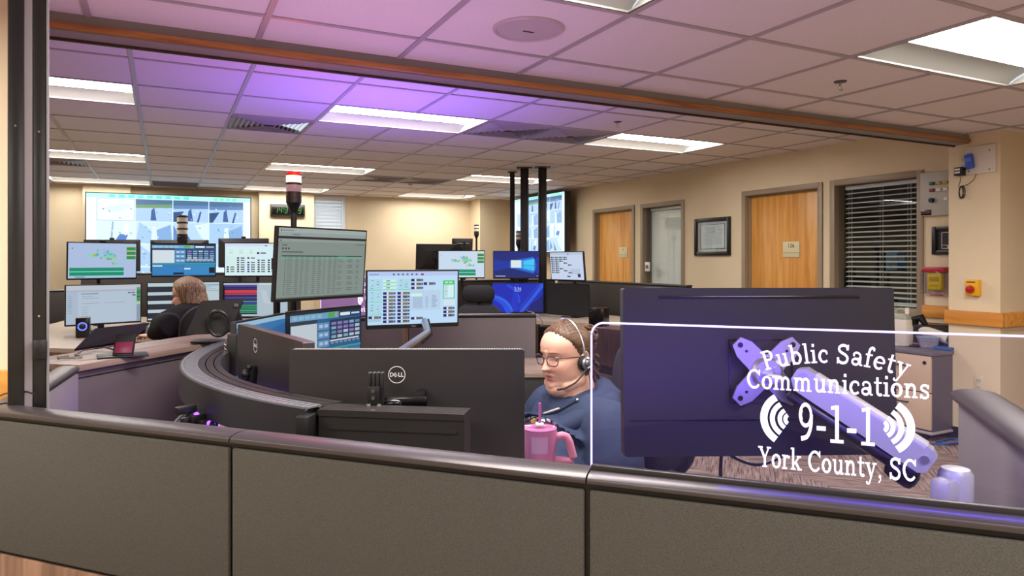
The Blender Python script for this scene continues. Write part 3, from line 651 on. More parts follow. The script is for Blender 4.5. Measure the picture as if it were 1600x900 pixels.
def beacon(label, p, ztop, base, r=.028, segs=(), lit=None, group=None):
    t = thing('signal_beacon', label, 'beacon', (p.x, p.y, base)); H = ztop-base; sh = r*1.25; n = len(segs)
    zb = H-sh*n-.004
    b = MB(); b.cyl((0, 0, 0), (0, 0, zb-r*2.0), r*.40, n=14); b.lathe([(r*.4, zb-r*2.9), (r*.62, zb-r*2.3), (r*.95, zb-r*1.55), (r*1.02, zb-r*1.5), (r*1.02, zb-r*.5), (r*.98, zb-r*.45), (r*.98, zb)], n=28); b.lathe([(.001, 0), (r*1.3, 0), (r*1.3, .008), (.001, .008)]); b.build('pole', M_black, t)
    for i, c in enumerate(segs):
        z0 = zb+sh*i; b = MB(); b.lathe([(r*.97, z0+.001), (r, z0+.003), (r, z0+sh-.005), (r*.97, z0+sh-.003)], n=28)
        b.build('lens', c, t)
        b = MB(); b.lathe([(r*1.0, z0+sh*.74), (r*1.05, z0+sh*.76), (r*1.05, z0+sh*.96), (r*1.0, z0+sh)], n=28); b.build('ring', M_black if c is not lit else mat('red ring', '#8c1016', .35), t)
    b = MB(); b.lathe([(r*.97, H-.004), (r*.95, H+.002), (r*.3, H+.005), (.001, H+.005)], n=28); b.build('cap', M_black if not lit else mat('red ring', '#8c1016', .35), t)
    return t
# ================================================================ THINGS ON THE WALLS
def on_right(y, z): return Vector((XR, y, z))
RZW = -pi/2            # things on the right wall: local -y looks into the room (-X)
# room signs on the doors
def sign(y0, y1, z0, z1, label, num, hole):
    t = thing('room_sign', label, 'sign', (XR+.066, (y0+y1)/2, (z0+z1)/2), RZW); w, h = y1-y0, z1-z0
    b = MB(); b.box((0, -.004, 0), (w, .007, h), .002); b.build('plate', mat('sign cream', '#d8cfa8', .5), t)
    b = MB(); b.box((0, -.0085, -h*.2), (w*.94, .002, .004)); b.build('divider', mat('sign line', '#a89a70', .5), t)
    b = MB()
    if num: text(b, num, .062, 0, h*.24, -.0088); b.build('number', M_black, t, 0)
    else: b.cyl((0, -.008, h*.28), (0, -.010, h*.28), .012, n=16); b.build('green_mark', mat('sign green', '#4a7a3a', .5), t, 0)
    return t
sign(5.168, 5.387, 1.40, 1.565, 'cream room sign reading 126 on the large oak door', '126', 0)
sign(8.19, 8.39, 1.41, 1.56, 'cream notice plate on the far oak door at the left', None, 0)
def framed(name, label, X, y0, y1, z0, z1, fw, fmat, content):
    t = thing(name, label, 'picture', (X, (y0+y1)/2, (z0+z1)/2), RZW); w, h = y1-y0, z1-z0
    b = MB()
    for x in (-1, 1): b.box((x*(w-fw)/2, -.016, 0), (fw, .032, h), .006)
    for z in (-1, 1): b.box((0, -.0158, z*(h-fw)/2), (w-2*fw+.004, .030, fw), .006)
    b.build('frame', fmat, t)
    content(t, w-2*fw, h-2*fw); return t
def cert(t, w, h):
    b = MB(); b.box((0, -.004, 0), (w, .006, h)); b.build('mat_board', mat('mat board', '#d9d7d4', .7), t, 0)
    b = MB(); b.box((0, -.008, 0), (w*.82, .003, h*.82)); b.build('fillet', M_black, t, 0)
    b = MB(); b.box((0, -.010, 0), (w*.79, .002, h*.79)); b.build('paper', mat('certificate paper', '#e2dedb', .7), t, 0)
    b = MB()
    for k in range(12): b.box((-w*.06 if k in (1, 3) else 0, -.0114, h*(.31-.05*k)), (w*(.62 if k not in (1, 3) else .3), .0006, .004 if k not in (1, 3) else .008))
    b.build('writing', mat('faint ink', '#a9a4a6', .8), t, 0)
    p = MB(); p.box((0, -.014, 0), (w, .002, h)); p.build('glass', M_pane, t, 0)
framed('framed_certificate', 'framed certificate with black frame between narrow window and 126 door', XR, 6.085, 6.685, 1.427, 1.878, .045, mat('black frame', '#1c1818', .35), cert)
def plaque(t, w, h):
    b = MB(); b.box((0, -.004, 0), (w, .006, h)); b.build('panel', mat('plaque dark', '#26262a', .25), t, 0)
    b = MB(); 
    for x in (-1, 1): b.box((x*w*.36, -.008, 0), (.006, .002, h*.8))
    for z in (-1, 1): b.box((0, -.008, z*h*.4), (w*.72, .002, .006))
    b.box((0, -.008, -h*.24), (w*.72, .002, .005)); b.box((0, -.009, -h*.32), (w*.4, .002, .014)); b.build('border', mat('plaque silver', '#b8b8b4', .4), t, 0)
framed('framed_plaque', 'small dark framed plaque partly hidden by the column edge', XR, 3.36, 3.715, 1.415, 1.652, .035, mat('black frame', '#1c1818', .35), plaque)
# annunciator panel
t = thing('alarm_panel', 'grey annunciator panel with coloured buttons beside the wide window', 'panel', (XR, 3.53, 1.93), RZW)
b = MB(); b.box((0, -.02, 0), (.56, .04, .372), .006); b.build('enclosure', mat('panel grey', '#b4b1a8', .5), t)
for r_, (z, cs) in enumerate(((.088, ('#2f5a48', '#b8922a', '#b8a030', '#9c3038', '#b8a030')), (.03, ('#8c2430', '#e0dcd0', '#e0dcd0', '#d8d4c8', '#e0dcd0')))):
    for k, c in enumerate(cs):
        b = MB(); b.box((-.17+.058*k, -.048, z), (.040, .018, .026), .003); b.build('button', mat('button '+c, c, .35), t)
for k in range(3):
    b = MB(); b.box((-.05+.058*k, -.046, -.05), (.036, .014, .026), .003); b.build('button', mat('button white', '#dcd8cc', .4), t)
b = MB(); b.cyl((-.172, -.04, -.055), (-.172, -.062, -.055), .021); b.cyl((-.172, -.062, -.055), (-.172, -.066, -.055), .017); b.build('key_switch', M_black, t)
b = MB(); b.box((-.225, -.042, -.155), (.092, .004, .045), .001); b.build('display', M_blackg, t)
b = MB(); b.box((-.225, -.045, -.145), (.07, .002, .006)); b.box((-.225, -.045, -.16), (.07, .002, .004)); b.build('display_text', mat('display red', '#8c2f2f', .5), t, 0)
# fire alarm pull station under a clear cover
t = thing('pull_station', 'yellow alarm station under a clear cover with red hood', 'alarm', (XR, 3.672, 1.19), RZW)
b = MB(); b.box((0, -.012, -.005), (.205, .024, .25), .008); b.build('back_plate', glass('clear plastic plate', (.90, .88, .92), ior=1.35, rough=.15), t)
b = MB(); b.box((0, -.04, -.0), (.12, .045, .145), .008); b.build('station', mat('alarm yellow', '#d8bf22', .4), t)
b = MB(); b.box((0, -.064, .02), (.08, .006, .04), .003); b.box((0, -.064, -.035), (.06, .004, .012), .002); b.build('handle', mat('alarm yellow dark', '#b89c18', .4), t)
b = MB(); b.box((0, -.045, .098), (.195, .085, .044), .012); b.build('hood', mat('alarm red', '#b01f30', .35), t)
b = MB(); b.box((0, -.09, -.01), (.20, .003, .19), .001)
for x in (-1, 1): b.box((x*.1, -.05, -.01), (.003, .08, .19))
b.build('cover', glass('clear plastic cover', (.94, .93, .95), ior=1.3), t)
b = MB(); b.box((0, -.0265, -.116), (.11, .001, .010)); b.build('printed_strip', mat('alarm red', '#b01f30', .35), t, 0)
# things on the column
def on_col(x, y): return PX(x, y, CX0)
p = on_col(1524, 449.5)
t = thing('emergency_button', 'yellow box with red push button on the column', 'button', p, RZW)
b = MB(); b.box((0, -.025, 0), (.092, .05, .118), .007); b.build('box', mat('safety yellow', '#e8ac14', .35), t)
b = MB(); b.lathe([(.001, 0), (.027, 0), (.03, .012), (.026, .024), (.012, .028), (.001, .028)], (-.004, -.05, -.012), axis=(0, -1, 0)); b.build('push_button', mat('button red', '#b0141e', .3), t)
b = MB(); b.box((-.004, -.0504, .042), (.06, .001, .008)); b.build('printed_strip', mat('dark lettering', '#5a3a08', .5), t, 0)
p = on_col(1533.5, 249.5)
t = thing('access_panel', 'white square access panel high on the column', 'panel', p, RZW)
b = MB(); b.box((0, -.008, 0), (.212, .016, .205), .003); b.build('plate', mat('panel white', '#d9d2c6', .45), t)
for x, z in ((.065, .06), (.065, -.078), (-.08, -.078)):
    b = MB(); b.cyl((x, -.016, z), (x, -.018, z), .005, n=12); b.build('screw', M_steel, t)
p = on_col(1518.5, 252.5)
t = thing('blue_sensor', 'small blue device stuck on the white access panel', 'device', p-Vector((.017, 0, 0)), RZW)
b = MB(); b.box((0, -.015, 0), (.060, .028, .112), .010, Matrix.Rotation(R(-9), 4, 'Y')); b.build('body', mat('device blue', '#3a5cc8', .4), t)
b = MB(); b.box((0, -.0295, .01), (.04, .002, .03), .001, Matrix.Rotation(R(-9), 4, 'Y')); b.build('label_plate', mat('device blue light', '#5f80dc', .4), t)
p = on_col(1506.5, 255)
t = thing('wall_outlet', 'beige power outlet high on the column beside the access panel', 'outlet', p, RZW)
def outlet(t, col):
    b = MB(); b.box((0, -.003, 0), (.07, .006, .114), .002); b.build('plate', col, t)
    for z in (-.026, .026):
        b = MB(); b.prism(rrect(.034, .028, .012), 0, .003, 0, Matrix.Translation((0, -.006, z)) @ Matrix.Rotation(pi/2, 4, 'X')); b.build('socket', mat('socket', '#c9c0ac', .4), t)
        b = MB()
        for x in (-.007, .007): b.box((x, -.0095, z+.003), (.002, .001, .008))
        b.build('slots', M_black, t, 0)
M_ivory = mat('ivory plate', '#d6cbb0', .45)
outlet(t, M_ivory)
p = on_col(1504.5, 268.5)
t = thing('power_adapter', 'black plug-in adapter with coiled lead below the high outlet', 'adapter', p-Vector((.008, 0, 0)), RZW)
b = MB(); b.box((0, -.028, 0), (.062, .055, .062), .005); b.build('body', M_black, t)
b = MB(); b.box((-.004, -.0562, .014), (.04, .001, .014)); b.box((-.004, -.0562, -.008), (.04, .001, .014)); b.build('rating_label', M_white, t, 0)
b = MB(); pts = [(.0, -.03, -.03), (.004, -.026, -.06), (-.008, -.02, -.09), (-.02, -.014, -.11)]
b.tube(pts, .0024, 6)
for k in range(4):
    a0 = .5*k; b.tube([(.006*k-.004+.021*cos(q)*(.7+.1*k), -.012-.003*k, -.155+.046*sin(q)) for q in [a0+2*pi*i/20 for i in range(20)]], .0023, 6, closed=True)
b.tube([(.0, -.012, -.11), (.05, -.012, -.10), (.09, -.012, -.07), (.11, -.014, -.03)], .0024, 6)
b.build('cord', M_black, t)
p = PX(1529.5, 600, CX0); t = thing('wall_outlet', 'ivory power outlet low on the column above the right partition', 'outlet', p, RZW); outlet(t, M_ivory)
# plug on the narrow window frame
t = thing('wall_switch', 'small white switch plate on the frame of the narrow window', 'switch', (XR-.018, 7.61, 1.285), RZW)
b = MB(); b.box((0, -.008, 0), (.095, .016, .125), .004); b.build('plate', M_white, t); b = MB(); b.lathe([(.001, 0), (.026, 0), (.024, .01), (.001, .012)], (0, -.016, .0), axis=(0, -1, 0)); b.build('knob', mat('knob grey', '#6f6e6c', .4), t)
# digital clock
pc = PY(449, 329, YB-.15); t = thing('digital_clock', 'black wall clock with green digits 14:37:09 on the back wall', 'clock', pc)
b = MB(); b.box((0, -.03, 0), (.55, .06, .20), .006); b.build('case', mat('clock case', '#232220', .35), t)
b = MB(); b.box((0, -.062, -.012+.01), (.50, .006, .14), .002); b.build('face', M_blackg, t)
seg = {'0': 'abcdef', '1': 'bc', '4': 'fgbc', '3': 'abgcd', '7': 'abc', '9': 'abcdfg'}
def digit(b, ch, x, z, w, h, th=.0075, y=-.067, sl=.12):
    pos = {'a': (0, h/2, w, 0), 'g': (0, 0, w, 0), 'd': (0, -h/2, w, 0), 'b': (w/2, h/4, 0, h/2), 'c': (w/2, -h/4, 0, h/2), 'f': (-w/2, h/4, 0, h/2), 'e': (-w/2, -h/4, 0, h/2)}
    for sgm in seg[ch]:
        dx, dz, lx, lz = pos[sgm]; b.box((x+dx+sl*dz, y, z+dz), (max(th, lx*.86), .003, max(th, lz*.86)), .002, Matrix.Rotation(sl if lz else 0, 4, 'Y'))
xs = -.185
for ch in '14:37:09':
    if ch == ':':
        b = MB()
        for dz in (-.02, .02): b.box((xs-.008+dz*.12, -.067, dz), (.010, .003, .010))
        b.build('colon', emat('#46c832', 1.0), t, 0); xs += .026; continue
    b = MB(); digit(b, ch, xs, 0, .040, .092); b.build('digit', emat('#46c832', 1.0), t, 0); xs += .064
# video walls
def video_wall(label, C, rz, w, h, tilt=0):
    t = thing('video_wall', label, 'display', C, rz); X = Matrix.Rotation(tilt, 4, 'X')
    b = MB(); b.M = X; b.box((0, .05, 0), (w, .09, h), .006); b.build('casing', M_case, t)
    b = MB(); b.M = X
    for x in (-1, 1): b.box((x*(w/2-.004), .0, 0), (.012, .016, h))
    for z in (-1, 1): b.box((0, .0, z*(h/2-.004)), (w, .016, .012))
    b.build('bezel', M_bezel, t)
    scr_feeds().build('screen', w-.016, h-.016, t, X @ Matrix.Translation((0, -.002, 0)), 1.25); 
    b = MB(); b.box((0, .16, 0), (w*.5, .16, .3), .005); b.build('wall_bracket', M_black, t)
a_, c_ = PY(133, 301, 11.78), PY(392, 308, 11.78); hh = 1.46
vc = (a_+c_)/2; video_wall('large video wall of camera feeds on the back wall at the left', (vc.x, 11.78, (a_.z+c_.z)/2-hh/2), R(-1.2), (c_-a_).length, hh)
video_wall('video wall of camera feeds on the right wall behind the black posts', (XR-.26, 10.26, 1.98), RZW, 1.76, .96)
# ================================================================ BLACK CEILING POSTS
def post(px, d, w, label):
    p = P(px, 300, d); t = thing('ceiling_post', label, 'post', (p.x, p.y, 0), -TH, 'black posts up to the ceiling')
    b = MB(); b.box((0, 0, C2/2), (w, w*.8, C2-.004), .004); b.build('shaft', mat('post black', '#1b1b1d', .4), t)
    b = MB()
    for x in (-.28, .28): b.box((x*w, -w*.4, C2/2), (.006, .006, C2-.01))
    b.build('groove', M_blackg, t, 0)
    b = MB(); b.box((0, 0, C2-.006), (w*1.9, w*1.7, .012), .003); b.build('ceiling_plate', mat('post plate', '#4a4644', .5), t)
post(800.5, 8.95, .062, 'leftmost thin one of the three black ceiling posts')
post(819.5, 8.55, .10, 'middle one of the three black ceiling posts')
post(847.5, 8.5, .10, 'rightmost of the three black ceiling posts, behind the dotted screen')
# tall twin power pole at the left
pp = LD(-1.245, 1.80); t = thing('power_pole', 'tall black twin channel power pole at the left edge', 'pole', (pp.x, pp.y, 0), -TH+R(33))
b = MB(); b.M = Matrix.Diagonal((.80, 1, 1, 1))
for x in (-.033, .028): b.box((x, 0, C1/2+.0), (.045 if x < 0 else .036, .075, C1-.006), .004)
b.build('channel', mat('pole black', '#19191b', .32), t)
b = MB(); b.M = Matrix.Diagonal((.80, 1, 1, 1)); b.box((-.002, -.006, C1/2), (.022, .06, C1-.008)); b.box((.0495, -.004, C1/2), (.007, .07, C1-.008), .002); b.build('centre_strip', mat('pole grey', '#8f8a92', .4), t)
b = MB(); b.M = Matrix.Diagonal((.80, 1, 1, 1)); b.box((.028, -.045, 1.135), (.035, .02, .05), .003); b.cyl((.034, -.055, 1.14), (.034, -.075, 1.14), .008); b.build('outlet', M_steel, t)
for x, z in ((-.035, 1.70), (.026, 1.69), (.026, 1.22)):
    b = MB(); b.M = Matrix.Diagonal((.80, 1, 1, 1)); b.cyl((x, -.037, z), (x, -.0405, z), .003, n=10); b.build('screw', M_chr, t)
# ================================================================ PARTITIONS
def fabric():
    return mat('grey tweed fabric', '#575550', .95, spec=.15, noise=(420, .22), bump=(900, .5))
M_fab = fabric(); M_fab2 = mat('grey panel fabric', '#7d7678', .95, spec=.15, noise=(420, .15), bump=(900, .4))
M_cap = mat('bronze grey cap', '#453f41', .34, .35)
M_lam = wood('laminate grain', '#6a4f40', '#94735f', 'Z', 3, .5, 8)
def panel(label, p0, p1, z1, th=.065, fz=.65, fab=M_fab, low=M_lam, cap_w=.074, cap_h=.016, group=None, both=True, name='partition_panel'):
    """p0 -> p1 run left to right on the viewed face; panel thickness goes away from it"""
    d = p1-p0; L = d.length; rz = math.atan2(d.y, d.x); t = thing(name, label, 'partition', (p0.x, p0.y, 0), rz, group)
    zg = z1-.017
    b = MB(); b.mm((.0, .008, .04), (L, th-.008, zg)); b.build('frame', M_black, t, 0)
    for s_, y0, y1 in ((0, -.002, .010), (1, th-.010, th+.002)):
        if s_ and not both: continue
        b = MB(); b.mm((.005, y0, fz+.004), (L-.005, y1, zg-.012), .004); b.build('fabric_tile', fab, t)
        b = MB(); b.mm((.005, y0, .10), (L-.005, y1, fz-.004), .003); b.build('lower_tile', low, t)
        b = MB(); b.mm((.0, y0+.004, .0), (L, y1, .09), .002); b.build('kick_plate', M_steel, t)
    prof = [(-cap_w/2, 0), (-cap_w/2, cap_h*.35)]+[(-cap_w/2*cos(q), cap_h*(.35+.65*sin(q))) for q in [pi*i/10 for i in range(1, 10)]]+[(cap_w/2, cap_h*.35), (cap_w/2, 0)]
    b = MB(); b.loft([[(x, th/2+y, zg+z) for y, z in prof] for x in (.0015, L-.0015)]); b.build('cap', M_cap, t, 30)
    return t
c0, s1, s2 = LD(-1.299, 1.720), LD(-.586, 1.4525), LD(.127, 1.185); dr = (s2-s1).normalized(); s3 = s2+dr*.762
panel('front grey fabric partition panel at the left, beside the black pole', c0, s1, 1.0, fab=M_fab, group='front partition panels')
panel('front grey fabric partition panel in the middle, below the curved desk', s1, s2, 1.0, group='front partition panels')
panel('front grey fabric partition panel under the purple lit sign', s2, s3, 1.0, group='front partition panels')
# return at the left and side partition at the right (their faces look into the work station)
r0, r1 = LD(-1.262, 1.79), LD(-1.505, 2.42)
panel('short grey return partition running back from the black pole', r0, r1, 1.0, fab=M_fab2)
q0, q1 = LD(1.235, 1.93), LD(.86, .94)
panel('side partition with dark domed cap at the right edge', q0, q1, 1.0, fab=M_fab2, cap_w=.12, cap_h=.026, th=.075)
# middle partition across the back of the operator's station
fs0, fs1 = LD(-1.14, 4.23), LD(-.735, 4.715)
panel('short grey partition under the far purple sign', fs0, fs1, 1.005, fab=M_fab2, cap_w=.08)
m0, m1 = LD(-.70, 4.70), P(838, 490, 4.72)
panel('low grey partition behind the seated operator', Vector((m0.x, m0.y, 0)), Vector((m1.x, m1.y, 0)), 1.005, fab=M_fab2, cap_w=.085)
# far partitions
M_fab3 = mat('dark panel fabric', '#4f4a47', .95, spec=.15, noise=(420, .15), bump=(900, .3))
a0, a1 = Vector((4.78, 8.2, 0)), Vector((4.72, 5.5, 0))
panel('far right partition in front of the doors', a0, a1, 1.12, fab=M_fab3, cap_w=.075)
panel('far partition behind the blue lock screen', Vector((2.5, 8.45, 0)), Vector((4.78, 8.25, 0)), 1.12, fab=M_fab3, cap_w=.075)
f0, f1 = P(76, 450, 8.0), P(126, 450, 8.25); f2 = P(470, 440, 8.9)
panel('narrow lower far left partition piece beside the black pole', Vector((f0.x, f0.y, 0)), Vector((f1.x, f1.y, 0)), 1.03, fab=M_fab3)
panel('dark partition behind the left operator, under the video wall', Vector((f1.x, f1.y, 0)), Vector((f2.x, f2.y, 0)), 1.22, fab=M_fab3)
# ================================================================ TRANSACTION COUNTER AT THE LEFT
M_counter = wood('greige laminate', '#836e60', '#a89486', 'X', 2.5, .42, 8)
k0, k1 = LD(-1.727, 2.73), LD(-1.42, 3.92); dv = k1-k0; L = dv.length
t = thing('transaction_counter', 'wood topped dividing counter with grey side, running back left', 'counter', (k0.x, k0.y, 0), math.atan2(dv.y, dv.x))
b = MB(); b.box((L/2, .13, .942), (L, .34, .026), .003); b.build('top', M_counter, t)
b = MB(); b.mm((.01, -.005, .05), (L-.01, .06, .928)); b.build('side_panel', mat('dusk grey panel', '#6a6062', .6, noise=(6, .04)), t, 0)
b = MB(); b.mm((.0, -.008, .895), (L, -.004, .899)); b.build('painted_shadow_line', M_black, t, 0)  # black strip drawn as the shadow line below the counter edge
# ================================================================ EDGE-LIT ACRYLIC SIGN ON THE FRONT PARTITION
GL = {}
def arc(cx, cy, rx, ry, a0, a1, n=14): return [(cx+rx*cos(R(a0+(a1-a0)*i/n)), cy+ry*sin(R(a0+(a1-a0)*i/n))) for i in range(n+1)]
def spline(pts, k=6):
    q = [pts[0]]+pts+[pts[-1]]; out = []
    for i in range(1, len(q)-2):
        for j in range(k):
            t = j/k; p0, p1, p2, p3 = q[i-1], q[i], q[i+1], q[i+2]
            out.append(tuple(.5*(2*p1[c]+(p2[c]-p0[c])*t+(2*p0[c]-5*p1[c]+4*p2[c]-p3[c])*t*t+(3*p1[c]-p0[c]-3*p2[c]+p3[c])*t**3) for c in (0, 1)))
    return out+[pts[-1]]
T, N_, S_ = .115, .065, .06       # thick, thin, slab
def slab(x0, x1, y): return ([(x0, y), (x1, y)], S_)
hs, xs_ = S_/2, .48-S_/2
GL['P'] = (.60, [([(.17, 0), (.17, .70)], T), ([(.17, .67), (.34, .67)]+arc(.34, .51, .17, .16, 90, -90)+[(.17, .35)], .075), (arc(.35, .51, .15, .13, 55, -55), T), slab(.04, .31, hs), slab(.04, .2, .70-hs)])
GL['u'] = (.60, [(([(.15, .48), (.15, .16)]+arc(.28, .16, .13, .125, 180, 300)+[(.44, .14)]), .10), ([(.45, .48), (.45, 0)], .11), slab(.03, .16, xs_), slab(.34, .46, xs_), slab(.45, .57, hs)])
GL['b'] = (.58, [([(.15, .74), (.15, .0)], .11), (arc(.30, .24, .19, .205, 0, 360, 24), .085), (arc(.31, .24, .17, .17, 60, -60), .11), slab(.03, .16, .74-hs)])
GL['l'] = (.31, [([(.16, .74), (.16, 0)], .11), slab(.04, .17, .74-hs), slab(.03, .29, hs)])
GL['i'] = (.31, [([(.16, .48), (.16, 0)], .11), slab(.04, .17, xs_), slab(.03, .29, hs), ([(.11, .645), (.22, .645)], .11)])
GL['c'] = (.50, [(arc(.28, .24, .2, .205, 50, 315, 20), .085), (arc(.27, .24, .18, .18, 130, 230), .11), ([(.38, .36), (.45, .36)], .10)])
GL['S'] = (.62, [(spline([(.49, .50), (.46, .62), (.30, .67), (.15, .61), (.13, .49), (.24, .40), (.40, .33), (.50, .22), (.45, .08), (.29, .03), (.12, .10), (.09, .22)]), .10), ([(.51, .70), (.51, .50)], .06), ([(.08, .0), (.08, .22)], .06)])
GL['a'] = (.54, [(arc(.22, .13, .14, .105, 0, 360, 20), .085), ([(.40, .32), (.40, .05)], .11), (spline([(.10, .36), (.16, .44), (.29, .45), (.39, .38), (.40, .28)]), .075), ([(.09, .36), (.16, .36)], .09), slab(.40, .52, hs), ([(.36, .26), (.2, .235)], .06)])
GL['f'] = (.37, [([(.17, 0), (.17, .52)]+spline([(.17, .52), (.20, .66), (.29, .71), (.37, .66)]), .10), slab(.04, .34, xs_), slab(.04, .32, hs), ([(.33, .64), (.40, .64)], .08)])
GL['e'] = (.52, [(arc(.27, .24, .2, .205, 5, 318, 22), .085), (arc(.26, .24, .18, .18, 130, 230), .11), ([(.08, .25), (.47, .25)], .06)])
GL['t'] = (.38, [([(.17, .64), (.17, .14)]+arc(.27, .14, .10, .105, 180, 320), .10), slab(.03, .35, xs_)])
GL['y'] = (.57, [([(.12, .46), (.31, .02)], .11), ([(.47, .46), (.30, .02), (.24, -.13)], .065), (spline([(.25, -.10), (.20, -.20), (.10, -.20)]), .07), ([(.06, -.17), (.13, -.17)], .09), slab(.01, .24, xs_), slab(.36, .57, xs_)])
GL['C'] = (.68, [(arc(.37, .35, .27, .315, 38, 322, 26), .09), (arc(.34, .35, .25, .27, 130, 230), .12), ([(.61, .70), (.61, .48)], .06)])
GL['o'] = (.54, [(arc(.27, .24, .2, .205, 0, 360, 26), .085), (arc(.27, .24, .175, .17, 130, 230), .11), (arc(.27, .24, .175, .17, -50, 50), .11)])
def arch(x): return ([(x, .30)]+arc(x+.13, .32, .13, .125, 160, 0)+[(x+.26, 0)], .10)
GL['m'] = (.90, [([(.15, .48), (.15, 0)], .11), arch(.17), arch(.44), slab(.03, .16, xs_), slab(.03, .27, hs), slab(.33, .53, hs), slab(.60, .83, hs)])
GL['n'] = (.62, [([(.15, .48), (.15, 0)], .11), arch(.19), slab(.03, .16, xs_), slab(.03, .28, hs), slab(.34, .58, hs)])
GL['s'] = (.47, [(spline([(.37, .35), (.33, .43), (.21, .45), (.11, .40), (.12, .30), (.23, .25), (.34, .20), (.37, .11), (.30, .04), (.18, .03), (.09, .12)]), .085), ([(.38, .47), (.38, .33)], .05), ([(.075, 0), (.075, .14)], .05)])
GL['9'] = (.56, [(arc(.28, .48, .17, .20, 0, 360, 26), .075), ([(.46, .5)]+spline([(.46, .48), (.44, .26), (.33, .08), (.14, .03)]), .09), (arc(.28, .48, .16, .17, 140, 220), .10)])
GL['-'] = (.40, [([(.06, .25), (.34, .25)], .085)])
GL['1'] = (.52, [([(.28, .70), (.28, 0)], .115), ([(.28, .67), (.10, .64)], .07), ([(.08, hs), (.48, hs)], .065)])
GL['Y'] = (.68, [([(.12, .68), (.35, .30)], .115), ([(.56, .68), (.35, .30)], .07), ([(.35, .34), (.35, 0)], .115), slab(.0, .24, .70-hs), slab(.45, .68, .70-hs), slab(.22, .48, hs)])
GL['r'] = (.45, [([(.15, .48), (.15, 0)], .11), (spline([(.16, .26), (.22, .40), (.33, .45)]), .08), ([(.32, .41), (.42, .41)], .10), slab(.03, .16, xs_), slab(.03, .29, hs)])
GL['k'] = (.60, [([(.15, .74), (.15, 0)], .11), ([(.46, .45), (.20, .20)], .065), ([(.27, .27), (.47, .01)], .11), slab(.03, .16, .74-hs), slab(.03, .28, hs), slab(.34, .56, xs_), slab(.36, .59, hs)])
GL[','] = (.28, [([(.09, .05), (.19, .05)], .10), (spline([(.17, .05), (.17, -.06), (.08, -.15)]), .05)])
GL[' '] = (.28, [])
def ribbon(mb, pts, w, f, m=0):
    n = len(pts); L = []
    for i in range(n):
        a, c = pts[max(i-1, 0)], pts[min(i+1, n-1)]; dx, dy = c[0]-a[0], c[1]-a[1]; d = math.hypot(dx, dy) or 1
        L.append((-dy/d*w/2, dx/d*w/2))
    vs = [f(p[0]+o[0], p[1]+o[1]) for p, o in zip(pts, L)]+[f(p[0]-o[0], p[1]-o[1]) for p, o in zip(pts, L)]
    mb.add(vs, [(i, i+1, n+i+1, n+i) for i in range(n-1)], m)
def write(mb, s, x0, x1, z, cap, bend=0.0, y=0):
    """slab-serif line of lettering from x0 to x1 with its baseline at z; bend lifts the middle (arched line)"""
    tot = sum(GL[c][0] for c in s); sx = (x1-x0)/tot; sz = cap/.70; x = 0
    xm, hw = (x0+x1)/2, (x1-x0)/2
    for ch in s:
        adv, st = GL[ch]; xc = x0+(x+adv/2)*sx
        if bend:
            t = (xc-xm)/hw; lift = bend*(1-t*t); ang = math.atan(-2*bend*t/hw)
        else: lift, ang = 0, 0
        for pts, w in st:
            def f(px, pz):
                dx, dz = (px-adv/2)*sx, pz*sz
                return (xc+dx*cos(ang)-dz*sin(ang), y, z+lift+dx*sin(ang)+dz*cos(ang))
            ribbon(mb, pts, w, f)
        x += adv
def acrylic_sign(label, origin, rz, length, group, glow=.045, z0=1.0, h=.25, r=.022, mirrored=False):
    t = thing('acrylic_sign', label, 'sign', origin, rz, group)
    def outline(x0, x1, zz0, zz1, r):
        return [(x0, zz0), (x1, zz0), (x1, zz1)]+[(x0+r+r*cos(R(90+9*i)), zz1-r+r*sin(R(90+9*i))) for i in range(11)]
    b = MB(); ol = outline(0, length, 0, h, r)
    b.add([(x, 0, z) for x, z in ol], [tuple(range(len(ol)))])
    b.build('pane', glass('edge lit acrylic %.2f' % glow, (.86, .85, .92) if glow < .1 else (.42, .34, .56), '#3a18b0' if glow < .1 else '#5a2ca8', glow, 1.42), t, 0)
    b = MB(); e = [(0, .0, 0)]+[(x, 0, z) for x, z in reversed(ol[3:])]+[(length, 0, h)]
    b.tube(e, .0017, 8); b.build('lit_edge', emat('#c9b4ff', 2.2), t)
    b = MB(); b.mm((0, -.006, -.012), (length, .006, .004), .002); b.build('light_base', M_steel, t)
    b = MB(); yy = -.0012; Z = z0
    write(b, 'Public Safety', .284, .484, 1.182-Z, .030, .017, yy)
    write(b, 'Communications', .256, .515, 1.1525-Z, .031, 0, yy)
    write(b, '9-1-1', .331, .443, 1.076-Z, .058, 0, yy)
    write(b, 'York County, SC', .274, .497, 1.028-Z, .033, 0, yy)
    for cx, sg in ((.3225, -1), (.4495, 1)):
        for ra, rb in ((.0345, .0455), (.0235, .0310), (.0130, .0195), (.0050, .0110)):
            q = [R(-57+114*i/16) for i in range(17)]
            vs = [(cx+sg*rr*cos(a), yy, 1.107-Z+rr*sin(a)) for rr in (ra, rb) for a in q]
            b.add(vs, [(i, i+1, 17+i+1, 17+i) for i in range(16)])
    b.build('lettering', emat('#efe6ff', 1.6), t, 0)
    return t
nrm = Vector((-dr.y, dr.x, 0)); so = s2+nrm*.0325
PRZ = math.atan2(dr.y, dr.x)
acrylic_sign('clear purple edge-lit 9-1-1 sign on the front partition, nearest the camera', Vector((so.x, so.y, 1.003)), PRZ, .72, 'edge-lit acrylic signs')
fd = (fs1-fs0).normalized(); fn = Vector((-fd.y, fd.x, 0)); far0 = fs0+fn*.0325
acrylic_sign('purple edge-lit sign half hidden behind the tall grey list screen', Vector((far0.x, far0.y, 1.006)), math.atan2(fd.y, fd.x), .62, 'edge-lit acrylic signs', .45)
PURPLE = (.30, .10, 1.0)
pm = so+dr*.36+nrm*.02
